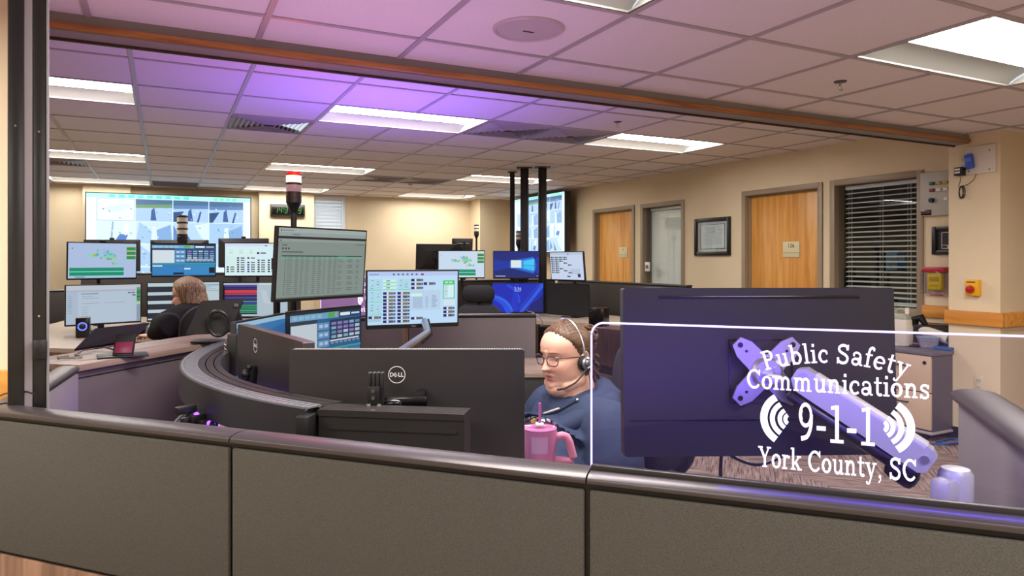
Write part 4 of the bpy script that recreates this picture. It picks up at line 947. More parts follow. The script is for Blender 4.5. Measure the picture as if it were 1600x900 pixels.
area('acrylic_sign_glow', (pm.x, pm.y, 1.12), nrm+Vector((0, 0, -.05)), .66, .2, (.045, .015, 1), 2.2)
pq = so+dr*.46-nrm*.009
area('acrylic_sign_base_edge', (pq.x, pq.y, 1.010), -nrm+Vector((0, 0, -.55)), .50, .004, (.05, .015, 1), .10, pi, dr)
pu = so+dr*.36+nrm*.09
area('acrylic_sign_base_light', (pu.x, pu.y, .94), (0, 0, 1), .66, .02, (.36, .17, 1), 1.4, R(150), dr)
pk_ = LD(-.50, 2.62)
area('added_uplight', (pk_.x, pk_.y, .90), (0, 0, 1), .5, .03, (.74, .33, 1), 6.5, R(150))  # added lamp, no known fixture: tints the front ceiling from behind the monitors
pf = P(600, 470, 4.85)
area('far_sign_base_light', (pf.x, pf.y, .99), (0, 0.02, 1), .6, .02, (.27, .12, 1), 24.0, R(130), fd)
# ================================================================ OPERATOR'S CURVED DESK AND TRACK
RCL, RCD = .324, 3.245
def ring(r, a, z=0): return LD(RCL+r*cos(R(a)), RCD+r*sin(R(a)), z)
A0, A1 = 239.4, 150
t = thing('monitor_track', 'curved dark slatted monitor track around the operator desk', 'track', ring(1.6, 195, .70)); org = t.location.copy()
def arcstrip(b, rs, z0, z1, a0, a1, n=48, m=0):
    rings = []
    for i in range(n+1):
        a = a0+(a1-a0)*i/n; rings.append([ring(rs[0], a, z0)-org, ring(rs[1], a, z0)-org, ring(rs[1], a, z1)-org, ring(rs[0], a, z1)-org])
    return b.loft(rings, m)
M_shroud = mat('shroud grey', '#29292c', .5)
b = MB(); arcstrip(b, (1.680, 1.690), .885, .980, A0, A1); b.build('shroud', M_shroud, t, 30)
b = MB()
for i in range(110):
    a = A0+(A1-A0)*(i+.5)/110; p = ring(1.655, a, .978)-org
    b.box(p, (.044, .016, .004), 0, R(a)-TH)
arcstrip(b, (1.676, 1.684), .974, .984, A0, A1); arcstrip(b, (1.628, 1.634), .974, .982, A0, A1)
b.build('vent_slats', mat('slat grey', '#94969e', .3, .5), t, 0)
b = MB(); arcstrip(b, (1.63, 1.68), .955, .962, A0, A1); b.build('vent_bed', M_black, t, 30)
b = MB()
for r0_, r1_ in ((1.604, 1.626), (1.576, 1.600), (1.55, 1.572)): arcstrip(b, (r0_, r1_), .958, .976, A0, A1)
arcstrip(b, (1.55, 1.626), .86, .958, A0, A1)
M_track = mat('track dark', '#3a3736', .38, .35)
b.build('track', M_track, t, 30)
e0, e1 = LD(-.503, 1.809), LD(-.120, 1.7485); ed = (e1-e0); eL = ed.length; ed.normalize(); en = Vector((-ed.y, ed.x, 0))
b = MB(); b.M = Matrix.Translation(e0-org) @ Matrix.Rotation(math.atan2(ed.y, ed.x), 4, 'Z')
for y0, y1 in ((0, .026), (.029, .052), (.055, .078)): b.mm((0, y0, .958), (eL, y1, .976), .001)
b.mm((0, .004, .86), (eL, .074, .958)); b.mm((.03, .0, .925), (eL-.02, .005, .932)); b.build('end_track', M_track, t, 0)
b = MB(); b.M = Matrix.Translation(e0-org) @ Matrix.Rotation(math.atan2(ed.y, ed.x), 4, 'Z')
b.mm((-.040, -.048, .87), (-.004, .0, .966), .004); b.build('end_bracket', M_black, t)
b = MB()
for a in (236, 210, 184, 158): p = ring(1.60, a, 0)-org; b.cyl(p+Vector((0, 0, .70)), p+Vector((0, 0, .87)), .02)
b.build('riser', M_black, t)
# worktop: sector with an operator cut-out, and a straight wing along the front partition
t = thing('operator_desk', 'curved operator worktop inside the monitor track', 'desk', ring(1.3, 200, 0)); org2 = t.location.copy()
outer = [ring(1.60, a)-org2 for a in range(150, 264, 3)]; inner = [ring(1.0+.22*max(0, (a-222)/40), a)-org2 for a in range(262, 147, -4)]
b = MB(); b.prism([(p.x, p.y) for p in outer+inner], .672, .70); b.build('worktop', M_counter, t, 30)
for a in (155, 190, 225, 258):
    p = ring(1.42, a)-org2; b = MB(); b.box((p.x, p.y, .33), (.07, .07, .66), .004, R(a)-TH); b.box((p.x, p.y, .012), (.10, .10, .024), .004, R(a)-TH); b.build('leg', M_steel, t)
t = thing('side_desk', 'straight worktop wing behind the front partition under the sign', 'desk', (s2.x, s2.y, 0), PRZ)
b = MB(); b.box((.40, .37, .686), (.68, .52, .028), .003); b.build('worktop', M_counter, t)
for x in (.12, .68): b = MB(); b.box((x, .37, .336), (.05, .42, .672), .004); b.build('leg', M_steel, t)
# cables hanging below the track with a purple indicator glow
t = thing('cable_bundle', 'bundle of black cables below the curved track with purple light', 'cables', P(300, 650, 2.2)); o3 = t.location.copy()
for k in range(9):
    b = MB(); a = P(318+3*k, 612+4*k, 2.27-.02*k)-o3; c = P(262+9*k+random.uniform(-6, 6), 668, 2.18-.02*k)-o3
    b.tube([a, a*.6+c*.4+Vector((0, .02, -.01)), c, c+Vector((-.05, .02, -.5))], .005, 6); b.build('cable', M_black if k % 3 else mat('cable grey', '#5c5a60', .5), t)
for px, py_, l in ((312, 652, 1), (325, 660, 1), (299, 657, 0), (290, 640, 0)):
    p = P(px, py_, 2.10)-o3; b = MB(); b.box(p, (.06, .025, .022), .003, R(30)); b.build('connector', M_steel, t)
for px, py_ in ((307, 648), (326, 661), (340, 662)):
    p = P(px, py_, 2.09)-o3; b = MB(); b.sph(p, .008); b.build('indicator_light', emat('#7a3cff', 5), t)
L = bpy.data.lights.new('indicator_glow', 'POINT'); L.energy = 4.5; L.color = (.28, .06, 1); L.shadow_soft_size = .04
o = bpy.data.objects.new('indicator_glow', L); COL.objects.link(o); o.location = P(318, 655, 2.45)-Vector((0, 0, .0))
# ================================================================ OPERATOR'S MONITORS
GM = "monitors of the seated operator's station"
V = Vector
M1 = monitor('large monitor seen from behind through the purple sign', V((1.182, 1.150, 1.117)), R(1.9), R(-2.6), .604, .366, scr=scr_radio_far(), gain=.5, back=True, backm=mat('dark monitor back', '#222123', .45, spec=.35), base=.93, stand=None, group=GM, slot=True, flat=True)
b = MB(); b.M = Matrix.Translation((0, 0, .187)) @ Matrix.Rotation(R(2.6), 4, 'X')
for x in (-1, 1): b.box((x*.069, .0288, 0), (.003, .003, .14))
for z in (-1, 1): b.box((0, .0288, z*.069), (.141, .003, .003))
b.box((.0, .0288, -.105), (.58, .002, .003)); b.build('mount_recess', M_blackg, M1, 0)
p = P(638, 0, 2.05); M2 = monitor('wide monitor with a round badge, seen from behind, right of the rail clamp', V((p.x, p.y, .903)), R(0), 0, .682, .400, scr=scr_web(), gain=.5, back=True, base=.76, stand=None, group=GM, dell=(.029, .128), vents=True, flat=True)
def clamp(Mo, x, zb, y=.062, arm=True):
    b = MB()
    for k in range(4): b.box((x+(k-1.5)*.011, y+.012, zb+.04), (.009, .026, .085), .001)
    b.box((x+.004, y+.028, zb+.02), (.034, .006, .055), .002); b.build('rail_clamp', M_black, Mo)
    b = MB(); b.cyl((x+.004, y+.031, zb+.036), (x+.004, y+.036, zb+.036), .005); b.cyl((x+.004, y+.031, zb+.018), (x+.004, y+.036, zb+.018), .005)
    for q in (-.012, .016): b.box((x+q, y+.031, zb-.004), (.010, .006, .012))
    b.build('clamp_screws', M_chr, Mo)
    if arm: b = MB(); b.box((x-.07, y-.01, zb+.0), (.13, .022, .028), .006); b.sph((x-.04, y, zb-.004), (.03, .014, .014)); b.mm((x-.12, .035, zb-.01), (x-.09, y, zb+.012), .005); b.build('tilt_arm', M_blackg, Mo)
clamp(M2, .060, .219, .165)
pm3 = LD(-.819, 2.405, .917); M3 = monitor('angled monitor with a slanted round badge, seen from behind at the curve', pm3, R(-54.2), 0, .735, .400, scr=scr_cad(), gain=.5, back=True, base=.78, stand=None, group=GM, dell=(.125, .142), flat=True)
b = MB(); b.box((.13, .040, .18), (.045, .022, .06), .006); b.sph((.13, .058, .178), .018); b.sph((.105, .055, .205), .011); b.sph((.152, .058, .16), .011); b.build('rail_clamp', M_black, M3)
M4 = monitor('monitor at the far left of the curve, blue screen seen edge on', V((.428, 3.51, .913)), R(86), 0, .614, .366, scr=Scr('#2f6ea4').r(0, .0, 1, .06, '#8fb4cc').r(.0, .06, .4, .9, '#3a7ab0').p([(.4, .2), (1, .1), (1, .5), (.4, .6)], '#275f94'), base=.70, stand='desk', group=GM)
pc_ = P(365, 575, 2.98); t = thing('clamp_post', 'black rail post with chain at the left end of the curve', 'clamp', (pc_.x, pc_.y, .87), -TH)
b = MB(); b.box((0, 0, .09), (.040, .04, .18), .004); b.build('post', M_black, t)
b = MB()
for k in range(5): b.tube([(-.026+.005*cos(q), -.022, .145-.018*k+.012*sin(q)) for q in [2*pi*i/10 for i in range(10)]], .0016, 5, closed=True)
b.build('chain', M_chr, t)
M5 = monitor('blue dispatch screen with toolbars, below the tall grey list screen', V((.79, 3.838, .923)), R(67), 0, .614, .366, scr=scr_cad(), base=.70, stand='desk', group=GM, gain=.85)
M6 = monitor('tall mounted screen with a grey list of calls', V((.728, 3.628, 1.346)), R(59.6), R(4.1), .614, .366, scr=scr_list(), base=.70, stand='pole', group=GM, po=.34)
M7 = monitor('pale blue radio console screen with rows of navy tiles, nearest the woman', V((1.273, 3.811, 1.145)), R(23.3), R(1.2), .54, .33, scr=scr_radio(), base=1.0, stand='arm', group=GM, chin=.02)
b = MB(); text(b, 'DELL', .012, 0, -.155, -.0092); b.M = Matrix.Translation((0, 0, .0)); mo = b.build('logo', mat('brand grey', '#8c8c90', .4), M7, 0); mo.location.z = 1.145-1.0
def join_to(t, Mo):          # the pieces of an arm move with their monitor: make them its parts
    loc, rz = Mo.location.copy(), Mo.rotation_euler.z
    inv = (Matrix.Translation(loc) @ Matrix.Rotation(rz, 4, 'Z')).inverted() @ Matrix.Translation(t.location) @ Matrix.Rotation(t.rotation_euler.z, 4, 'Z')
    for ch in list(t.children): ch.parent = Mo; ch.matrix_local = inv
    bpy.data.objects.remove(t)
# arm of the radio screen
e_a, e_b, e_c = P(668, 500, 3.97), P(668, 520, 3.90), P(622, 552, 3.55)
t = thing('monitor_arm', 'silver arm holding up the pale blue radio console screen', 'arm', (e_c.x, e_c.y, .70)); o3 = t.location.copy()
b = MB(); b.tube([e_a+Vector((0, .06, 0))-o3, e_b-o3, e_b*.3+e_c*.7-o3, e_c-o3], .021, 10); b.build('arm_tube', M_silver, t)
b = MB(); b.cyl((0, 0, 0), e_c-o3+Vector((0, 0, .02)), .024); b.cyl((0, 0, 0), (0, 0, .02), .05); b.build('arm_post', M_silver, t)
b = MB(); b.tube([e_a+Vector((.02, .05, .01))-o3, e_b+Vector((.022, -.01, -.01))-o3, e_b*.75+e_c*.25+Vector((.01, 0, -.03))-o3], .006, 6); b.build('cable', M_black, t)
join_to(t, M7)
# silver arm of the nearest monitor
va, vb, vc2 = P(1197, 580, 1.505), P(1252, 590, 1.47), P(1448, 716, 1.345)
pb = P(1493, 740, 1.335); t = thing('monitor_arm', 'silver monitor arm with X plate seen through the purple sign', 'arm', (pb.x, pb.y, .70), 0); o3 = t.location.copy()
def frame_to(p, q):        # local x along p->q, z up-ish
    x = (q-p).normalized(); y = Vector((0, 0, 1)).cross(x).normalized(); z = x.cross(y)
    m = Matrix((x, y, z)).transposed().to_4x4(); m.translation = p; return m
b = MB(); rzM = R(1.9)-TH; b.M = Matrix.Translation(va-o3) @ Matrix.Rotation(rzM, 4, 'Z')
# X shaped plate with waisted edges
out = []
for k in range(4):
    a = pi/4+k*pi/2; ux, uy = cos(a), sin(a); px_, py2 = -uy, ux
    e = .0920; wd = .0125
    out += [(ux*e-px_*wd, uy*e-py2*wd), (ux*e+px_*wd, uy*e+py2*wd)]
    a2 = a+pi/4
    for q, rr in ((-.62, .072), (-.42, .052), (-.2, .040), (0, .036), (.2, .040), (.42, .052), (.62, .072)): out.append((rr*cos(a2+q*.75), rr*sin(a2+q*.75)))
b.prism(out, -.003, .003, 0, Matrix.Rotation(pi/2, 4, 'X')); b.build('mount_plate', M_silver, t, 30)
b = MB(); b.M = Matrix.Translation(va-o3) @ Matrix.Rotation(rzM, 4, 'Z')
for k in range(4):
    a = pi/4+k*pi/2
    b.cyl((.081*cos(a), -.0035, .081*sin(a)), (.081*cos(a), -.0045, .081*sin(a)), .0058, n=14); b.cyl((.062*cos(a), -.0035, .062*sin(a)), (.062*cos(a), -.0045, .062*sin(a)), .0030, n=12)
b.build('screw_holes', M_blackg, t)
b = MB(); b.M = Matrix.Translation(va-o3) @ Matrix.Rotation(rzM, 4, 'Z')
b.lathe([(.001, 0), (.033, 0), (.034, .004), (.028, .010), (.001, .011)], (0, -.003, -.002), axis=(0, -1, 0)); b.cyl((-.017, -.012, .005), (-.017, -.017, .005), .0065); b.cyl((.017, -.012, .005), (.017, -.017, .005), .0065)
b.box((.004, -.03, -.012), (.03, .04, .02), .005); b.build('swivel_head', M_silver, t)
b = MB(); b.M = frame_to(vb-o3, vc2-o3); LL = (vc2-vb).length
b.prism([(0, -.024), (.012, -.027), (LL*.5, -.028), (LL, -.030), (LL+.012, -.02), (LL+.012, .014), (LL, .023), (LL*.5, .024), (.0, .025), (-.014, .014), (-.014, -.010)], -.018, .018, 0, Matrix.Rotation(pi/2, 4, 'X')); b.build('spring_arm', mat('arm silver', '#a9a8ae', .4, .15), t, 30)
b = MB(); b.M = frame_to(vb-o3, vc2-o3); b.mm((.02, -.0185, .014), (LL-.01, .0185, .027), .004); b.build('top_cover', mat('arm top grey', '#c6c5c2', .4), t)
b = MB(); b.M = frame_to(vb-o3, vc2-o3); b.mm((-.004, -.02, -.054), (LL*.98, .012, -.031), .008); b.box((LL*.93, -.004, -.050), (.06, .034, .045), .014); b.build('cable_cover', M_blackg, t)
b = MB(); b.M = frame_to(vb-o3, vc2-o3); b.cyl((.004, -.02, .008), (.004, .02, .008), .009); b.cyl((LL-.003, -.022, -.0), (LL-.003, .02, -.0), .008); b.build('pivot', M_silver, t)
zt = pb.z+.012-.70; b = MB(); b.lathe([(.03, .0), (.03, .02), (.022, .022), (.022, zt-.10), (.030, zt-.095), (.030, zt-.012), (.024, zt-.002), (.001, zt)], n=28); b.box((-.03, .0, zt-.045), (.05, .04, .06), .012, Matrix.Rotation(0, 4, 'Z')); b.build('arm_post', mat('arm silver', '#a9a8ae', .4, .15), t)
join_to(t, M1)
# loose cable of the nearest monitor
t = thing('power_cable', 'black cable looping below the nearest monitor', 'cable', P(1135, 700, 1.58)); o3 = t.location.copy()
b = MB(); b.tube([P(x, y, 1.60)-o3 for x, y in spline([(1128, 690), (1130, 700), (1150, 716), (1185, 726), (1222, 712), (1240, 685), (1245, 650)])], .0042, 8); b.build('cord', M_black, t)
b = MB(); b.tube([P(1128, 690, 1.60)-o3, P(1126, 730, 1.60)-o3, P(1125, 790, 1.62)-o3, P(1124, 880, 1.62)-o3], .0042, 8); b.build('cord', M_black, t)
# beacons
M_cream = mat('beacon cream lens', '#ece6d8', .35); M_redlens = emat('#ffcf9a', 3.2); M_pinkl = emat('#b98a90', .7)  # pink lens: weak emission in place of light from the lit lens
pb2 = P(459, 300, 3.8); beacon('lit red beacon on a black pole above the grey list screen', pb2, 1.841, .976, .040, (M_pinkl, M_redlens), lit=M_redlens)
t = bpy.data.lights.new('beacon_glow', 'POINT'); t.energy = 3.5; t.color = (1, .05, .09); t.shadow_soft_size = .05
o = bpy.data.objects.new('beacon_glow', t); COL.objects.link(o); o.location = (pb2.x-.02, pb2.y-.1, 1.90)
# pink tumbler with handle and straw
pm_ = P(843, 700, 2.13); t = thing('tumbler', 'pink handled tumbler with clear lid and pink straw', 'cup', (pm_.x, pm_.y, .70), -TH)
M_pink = mat('pink enamel', '#cf7fb4', .32, noise=(8, .06)); H = .152
b = MB(); b.lathe([(.001, 0), (.038, 0), (.040, .004), (.042, .045), (.050, .068), (.0535, H-.008), (.0525, H), (.050, H)]); b.build('cup', M_pink, t)
b = MB(); b.lathe([(.0535, H-.004), (.0545, H), (.0545, H+.010), (.052, H+.013), (.047, H+.008), (.001, H+.006)]); b.build('lid', glass('clear lid', (.90, .86, .90), ior=1.5, rough=.05), t)
b = MB(); b.box((0, -.002, H+.010), (.026, .03, .009), .004); b.build('lid_slider', mat('lid frost', '#d9cfd8', .3), t)
b = MB(); b.cyl((.0, 0, .02), (.001, -.002, H+.075), .0042, n=12); b.build('straw', mat('pink straw', '#c668b8', .35), t)
b = MB(); b.tube([(.047, 0, H-.030), (.070, 0, H-.024), (.083, 0, H-.028), (.091, 0, H-.044), (.103, 0, .062), (.100, 0, .050), (.088, 0, .050), (.042, 0, .052)], .0105, 10, flat=1.2); b.build('handle', mat('pink handle', '#e08fb0', .4), t)
# a plain round motif on the tumbler
b = MB(); n_ = 15; vs = []
for i in range(9):
    for sg in (0, 1):
        a = R(-120+7*i); rr = .0500+.0035*((.085+.05*sg-.068)/(H-.076)); vs.append((rr*cos(a)*1.008, rr*sin(a)*1.008, .085+.05*sg))
b.add(vs, [(2*i, 2*i+2, 2*i+3, 2*i+1) for i in range(8)]); b.build('print', mat('lilac print', '#d0a6d6', .4), t, 0)
# ================================================================ LEFT WORK STATION
GW = 'screens of the left work station'
def fit(px, py_, d, z=None): p = P(px, py_, d); return p
W1m = monitor('upper screen with a radar map and green bars, leftmost of the left station', V((-.529, 7.822, 1.362)), R(48.9), R(2.3), .614, .36, scr=scr_map(), base=.73, stand='pole', group=GW, cam_top=True)
W2m = monitor('upper blue dispatch screen above the blond woman', V((.19, 8.076, 1.371)), R(24.6), 0, .614, .355, scr=scr_cad(), base=.73, stand='pole', group=GW, gain=1.1)
pw3 = P(399, 406, 7.25); monitor('upper white console screen partly hidden by the grey list screen', pw3, R(8), 0, .614, .355, scr=scr_radio_far('#d2ecf2'), base=.73, stand='pole', group=GW)
monitor('lower pale web page screen, leftmost of the left station', V((-.477, 7.21, .974)), R(47.4), R(.9), .614, .36, scr=scr_web(), base=.73, stand='desk', group=GW)
monitor('lower screen with dark horizontal bands right behind the blond woman', V((.169, 7.132, .99)), R(28.4), R(.8), .614, .36, scr=scr_stripes(), base=.73, stand='desk', group=GW)
pl3 = P(400, 468.5, 6.75); monitor('lower screen with red, violet and green rows behind the black tablet', pl3, R(6), 0, .614, .345, scr=scr_rows(), base=.73, stand='desk', group=GW)
GB = 'backs of screens on the far side'
for x0, x1, y0, y1, d, l in ((132, 219, 374.5, 424, 8.6, 'dark back of a screen behind the radar map screen'), (236, 326, 375, 425, 8.7, 'dark back of a screen behind the upper blue dispatch screen'), (342, 420, 372.5, 418, 8.8, 'dark back of a screen behind the upper white console screen')):
    c = P((x0+x1)/2, (y0+y1)/2, d); monitor(l, c, R(0), 0, (x1-x0)*d/FPX, (y1-y0)*d/FPX, back=True, base=0, stand='pole', group=GB, cam_top=True)
pb3 = P(285, 355, 7.6); beacon('unlit cream banded beacon in front of the left video wall', pb3, 1.36+(408-337)*7.6/FPX, .73, .053, (M_cream, M_cream, M_cream))
# desk of the left station: curved outline
t = thing('left_desk', 'light laminate desk under the left station screens', 'desk', V((-.1, 7.0, 0))); o3 = t.location.copy()
pts = [P(20, 555, 5.1), P(118, 549, 5.02), P(150, 540, 5.3), P(215, 530, 5.7), P(330, 530, 5.75), P(470, 520, 5.9), P(480, 505, 7.6), P(330, 505, 7.7), P(215, 505, 7.9), P(100, 505, 7.4), P(20, 520, 6.0)]
b = MB(); b.prism([(p.x-o3.x, p.y-o3.y) for p in pts], .70, .73); b.build('worktop', mat('pale laminate', '#b8a896', .4, noise=(5, .06)), t, 0)
for px, d in ((60, 5.7), (230, 6.6), (400, 6.6), (150, 6.9)): p = P(px, 500, d); b = MB(); b.box((p.x-o3.x, p.y-o3.y, .35), (.06, .06, .70), .004); b.build('leg', M_steel, t)
p = P(130, 518, 5.75); t = thing('desk_speaker', 'small black desk speaker with a blue lit ring', 'speaker', (p.x, p.y, .73), -TH+R(25))
b = MB(); b.box((0, 0, .085), (.10, .10, .17), .012); b.build('cabinet', M_blackg, t)
b = MB(); b.tube([(.030*cos(q), -.051, .095+.030*sin(q)) for q in [2*pi*i/28 for i in range(28)]], .005, 8, closed=True); b.build('lit_ring', emat('#5a6cff', 2.2), t)
b = MB(); b.lathe([(.001, 0), (.024, 0), (.012, .006), (.001, .008)], (0, -.050, .095), axis=(0, -1, 0)); b.build('cone', M_black, t)
p = P(236, 508, 5.9); t = thing('desk_phone', 'black desk phone beside the blond woman arm', 'phone', (p.x, p.y, .73), -TH+R(20))
b = MB(); b.box((0, 0, .035), (.22, .18, .03), .008, Matrix.Rotation(R(14), 4, 'X')); b.build('base', M_black, t); b = MB(); b.box((-.07, 0, .075), (.05, .19, .03), .012, Matrix.Rotation(R(14), 4, 'X')); b.build('handset', M_black, t)
b = MB(); b.box((.03, .03, .066), (.09, .04, .003), 0, Matrix.Rotation(R(14), 4, 'X')); b.build('display', mat('lcd', '#aeb4b0', .4), t)
# touch terminal standing on the counter, seen from behind, and a rugged tablet with a hand ring
p = P(185, 552, 2.98); t = thing('touch_terminal', 'black touch terminal leaning on the wooden counter, seen from behind', 'terminal', (p.x, p.y, .955), -TH+R(12)); o3 = t.location.copy()
q = [P(x, y, d) for x, y, d in ((117, 545, 2.86), (149, 513, 3.02), (234, 504, 3.22), (203, 532, 3.06))]
b = MB(); nv = (q[1]-q[0]).cross(q[3]-q[0]).normalized()*.012; inv = Matrix.Rotation(-(-TH+R(12)), 4, 'Z')
vs = [inv @ (v-o3) for v in q]+[inv @ (v-o3+nv) for v in q]; b.add(vs, [(0, 1, 2, 3), (7, 6, 5, 4), (0, 4, 5, 1), (1, 5, 6, 2), (2, 6, 7, 3), (3, 7, 4, 0)]); b.build('screen_body', mat('terminal black', '#131315', .55, spec=.3), t, 0)
b = MB(); b.box((.03, -.02, .045), (.075, .03, .10), .004, Matrix.Rotation(R(-28), 4, 'X')); b.build('stand_arm', M_black, t)
b = MB(); b.box((.035, -.045, .04), (.068, .004, .05), .001, Matrix.Rotation(R(-28), 4, 'X')); b.build('stand_plate', mat('maroon plate', '#7a1f44', .35), t)
b = MB(); b.box((.02, -.01, .004), (.19, .13, .008), .003, R(20)); b.build('base', M_black, t)
def on_counter(px, py_): return PZ(px, py_, .957)
t = thing('terminal_cable', 'grey cable lying on the wooden counter left of the touch terminal', 'cable', on_counter(150, 556)); o3 = t.location.copy()
b = MB(); pts = [on_counter(x, y)-o3+V((0, 0, h)) for x, y, h in ((192, 549, .012), (186, 551, .006), (170, 548, .012), (150, 546, .02), (128, 552, .012), (118, 556, .004))]
b.tube([V(s_) for s_ in pts], .005, 7); b.tube([on_counter(x, y)-o3+V((0, 0, .005)) for x, y in ((118, 556), (128, 559), (118, 561), (92, 561), (90, 559), (108, 558))], .004, 7); b.build('cord', mat('cable pale', '#a59d98', .5), t)
pt = P(330, 496, 3.42); t = thing('rugged_tablet', 'black rugged tablet with a round hand loop standing on the counter', 'tablet', (pt.x, pt.y, .955), -TH+R(14))
b = MB(); S = 3.42/FPX*.93
pl = [(-38*S, -28*S), (-17*S, 26*S), (-12*S, 28*S), (47*S, 30*S), (50*S, 26*S), (30*S, -24*S), (26*S, -27*S)]
zc = pt.z-.955
b.prism(pl, -.011, .011, 0, Matrix.Translation((0, 0, zc)) @ Matrix.Rotation(R(90-12), 4, 'X')); b.build('body', mat('rubber black', '#151517', .6), t)
b = MB()
ov = [((13+17*cos(a)*(1.0 if cos(a) > 0 else .9))*S, (-9+21*sin(a))*S) for a in [2*pi*i/30 for i in range(30)]]
b.tube([(x, -.05-.01*(z/.06), zc+z) for x, z in ov], .0085, 8, closed=True); b.build('hand_loop', mat('loop rubber', '#2a2a2c', .4), t)
b = MB(); b.tube([(-4*S, -.02, zc-6*S), (-2*S, -.05, zc+2*S), (4*S, -.055, zc+7*S)], .006, 7); b.box((40*S, -.013, zc+20*S), (.02, .003, .016), .004); b.build('strap_clip', mat('clip grey', '#6a6664', .5), t)
b = MB(); b.box((-.01, .02, .012), (.16, .10, .012), .004); b.build('stand_foot', M_black, t)
# ================================================================ FAR CENTRE STATION
GN = 'screens of the far centre station'
monitor('upper screen with a pale radar map at the far centre station', V((3.074, 7.464, 1.322)), R(3.4), 0, .54, .325, scr=scr_map('#c6d8ec'), base=.73, stand='pole', group=GN)
monitor('upper bright blue desktop screen in front of the black posts', V((3.665, 7.231, 1.317)), R(.4), 0, .54, .325, scr=scr_win(), base=.73, stand='pole', group=GN)
monitor('upper slanted screen with rows of small black tiles, right of the posts', V((3.976, 6.605, 1.304)), R(-51.5), R(5.5), .54, .325, scr=scr_dots(), base=.73, stand='pole', group=GN)
monitor('lower royal blue lock screen showing 2:36', V((3.729, 7.321, .928)), R(-.4), 0, .614, .36, scr=scr_lock(), base=.73, stand='desk', group=GN, txt=[('2:36', .050, .5, .2, '#c8d4f8')])
monitor('lower black switched off screen beside the blue lock screen', V((4.033, 6.691, .932)), R(-45.1), 0, .614, .36, base=.73, stand='desk', group=GN)
c = P(682, 402, 9.4); monitor('dark angled back of a screen behind the pale radar map screen', c, R(18), R(8), .56, .36, back=True, base=0, stand='pole', group=GB)
c = P(722, 389, 9.9); monitor('small bluish back of a screen peeking over the pale radar map screen', c, R(20), R(6), .30, .30, back=True, base=0, stand='pole', group=GB)
pb4 = P(811, 375, 8.75); beacon('small unlit cream beacon in front of the black posts', pb4, 1.36+(408-361.5)*8.75/FPX, 0, .040, (M_cream, M_cream))
pb5 = P(744.5, 360, 10.2); beacon('thin unlit beacon at the far wall behind the pale radar map screen', pb5, 1.36+(408-351.5)*10.2/FPX, 0, .036, (M_cream, M_cream))
t = thing('far_desk', 'far centre desk with light worktop edge behind the woman in the hoodie', 'desk', V((4.0, 6.6, 0))); o3 = t.location.copy()
pts = [V((2.75, 6.95, 0)), V((3.45, 6.75, 0)), V((3.62, 6.35, 0)), V((3.85, 5.95, 0)), V((4.05, 5.35, 0)), V((4.66, 5.45, 0)), V((4.66, 7.33, 0)), V((3.83, 7.33, 0)), V((3.83, 7.62, 0)), V((2.75, 7.66, 0))]
b = MB(); b.prism([(p.x-o3.x, p.y-o3.y) for p in pts], .69, .73); b.build('worktop', mat('pale laminate', '#b8a896', .4, noise=(5, .06)), t, 0)
for x, y in ((2.85, 7.5), (4.6, 7.25), (4.6, 5.6), (3.0, 7.1)): b = MB(); b.box((x-o3.x, y-o3.y, .345), (.06, .06, .69), .004); b.build('leg', M_steel, t)
p = P(936, 502, 6.75); t = thing('desktop_box', 'black small computer box at the end of the far centre desk', 'computer', (p.x, p.y, .73), -TH+R(-30))
b = MB(); b.box((0, 0, .09), (.15, .16, .18), .006); b.build('case', M_blackg, t); b = MB(); b.cyl((-.05, -.081, .15), (-.05, -.084, .15), .008); b.build('power_button', M_chr, t)
p = P(849, 496, 6.6); t = thing('gooseneck_microphone', 'gooseneck microphone on the far centre desk before the lock screen', 'microphone', (p.x, p.y, .73), -TH)
b = MB(); b.box((0, 0, .012), (.07, .08, .024), .008); b.build('base', M_black, t); b = MB(); b.tube([(0, .01, .02), (-.01, .01, .06), (-.05, .02, .115), (-.11, .03, .145), (-.155, .03, .155)], .004, 7); b.build('gooseneck', mat('gooseneck grey', '#8a888a', .35, .6), t); b = MB(); b.cyl((-.15, .03, .154), (-.18, .03, .158), .007); b.build('capsule', M_black, t)
p = P(871, 497, 6.5); t = thing('desk_speaker', 'small round black speaker puck on the far centre desk', 'speaker', (p.x, p.y, .73), 0)
b = MB(); b.lathe([(.001, 0), (.04, 0), (.042, .02), (.03, .05), (.001, .055)]); b.build('body', M_blackg, t)
b = MB(); b.tube([(.032*cos(q), .032*sin(q), .046) for q in [2*pi*i/24 for i in range(24)]], .003, 6, closed=True); b.build('ring', M_chr, t)
# wood return desk at the end of the middle partition
p = P(832, 582, 3.95); t = thing('return_desk', 'wood edged desk between the middle partition and the woman', 'desk', (p.x, p.y, 0), -TH)
b = MB(); b.box((.02, .30, .715), (.34, .6, .03), .003); b.build('worktop', M_counter, t); b = MB(); b.box((.02, .30, .35), (.30, .55, .70), .004); b.build('pedestal', M_steel, t)
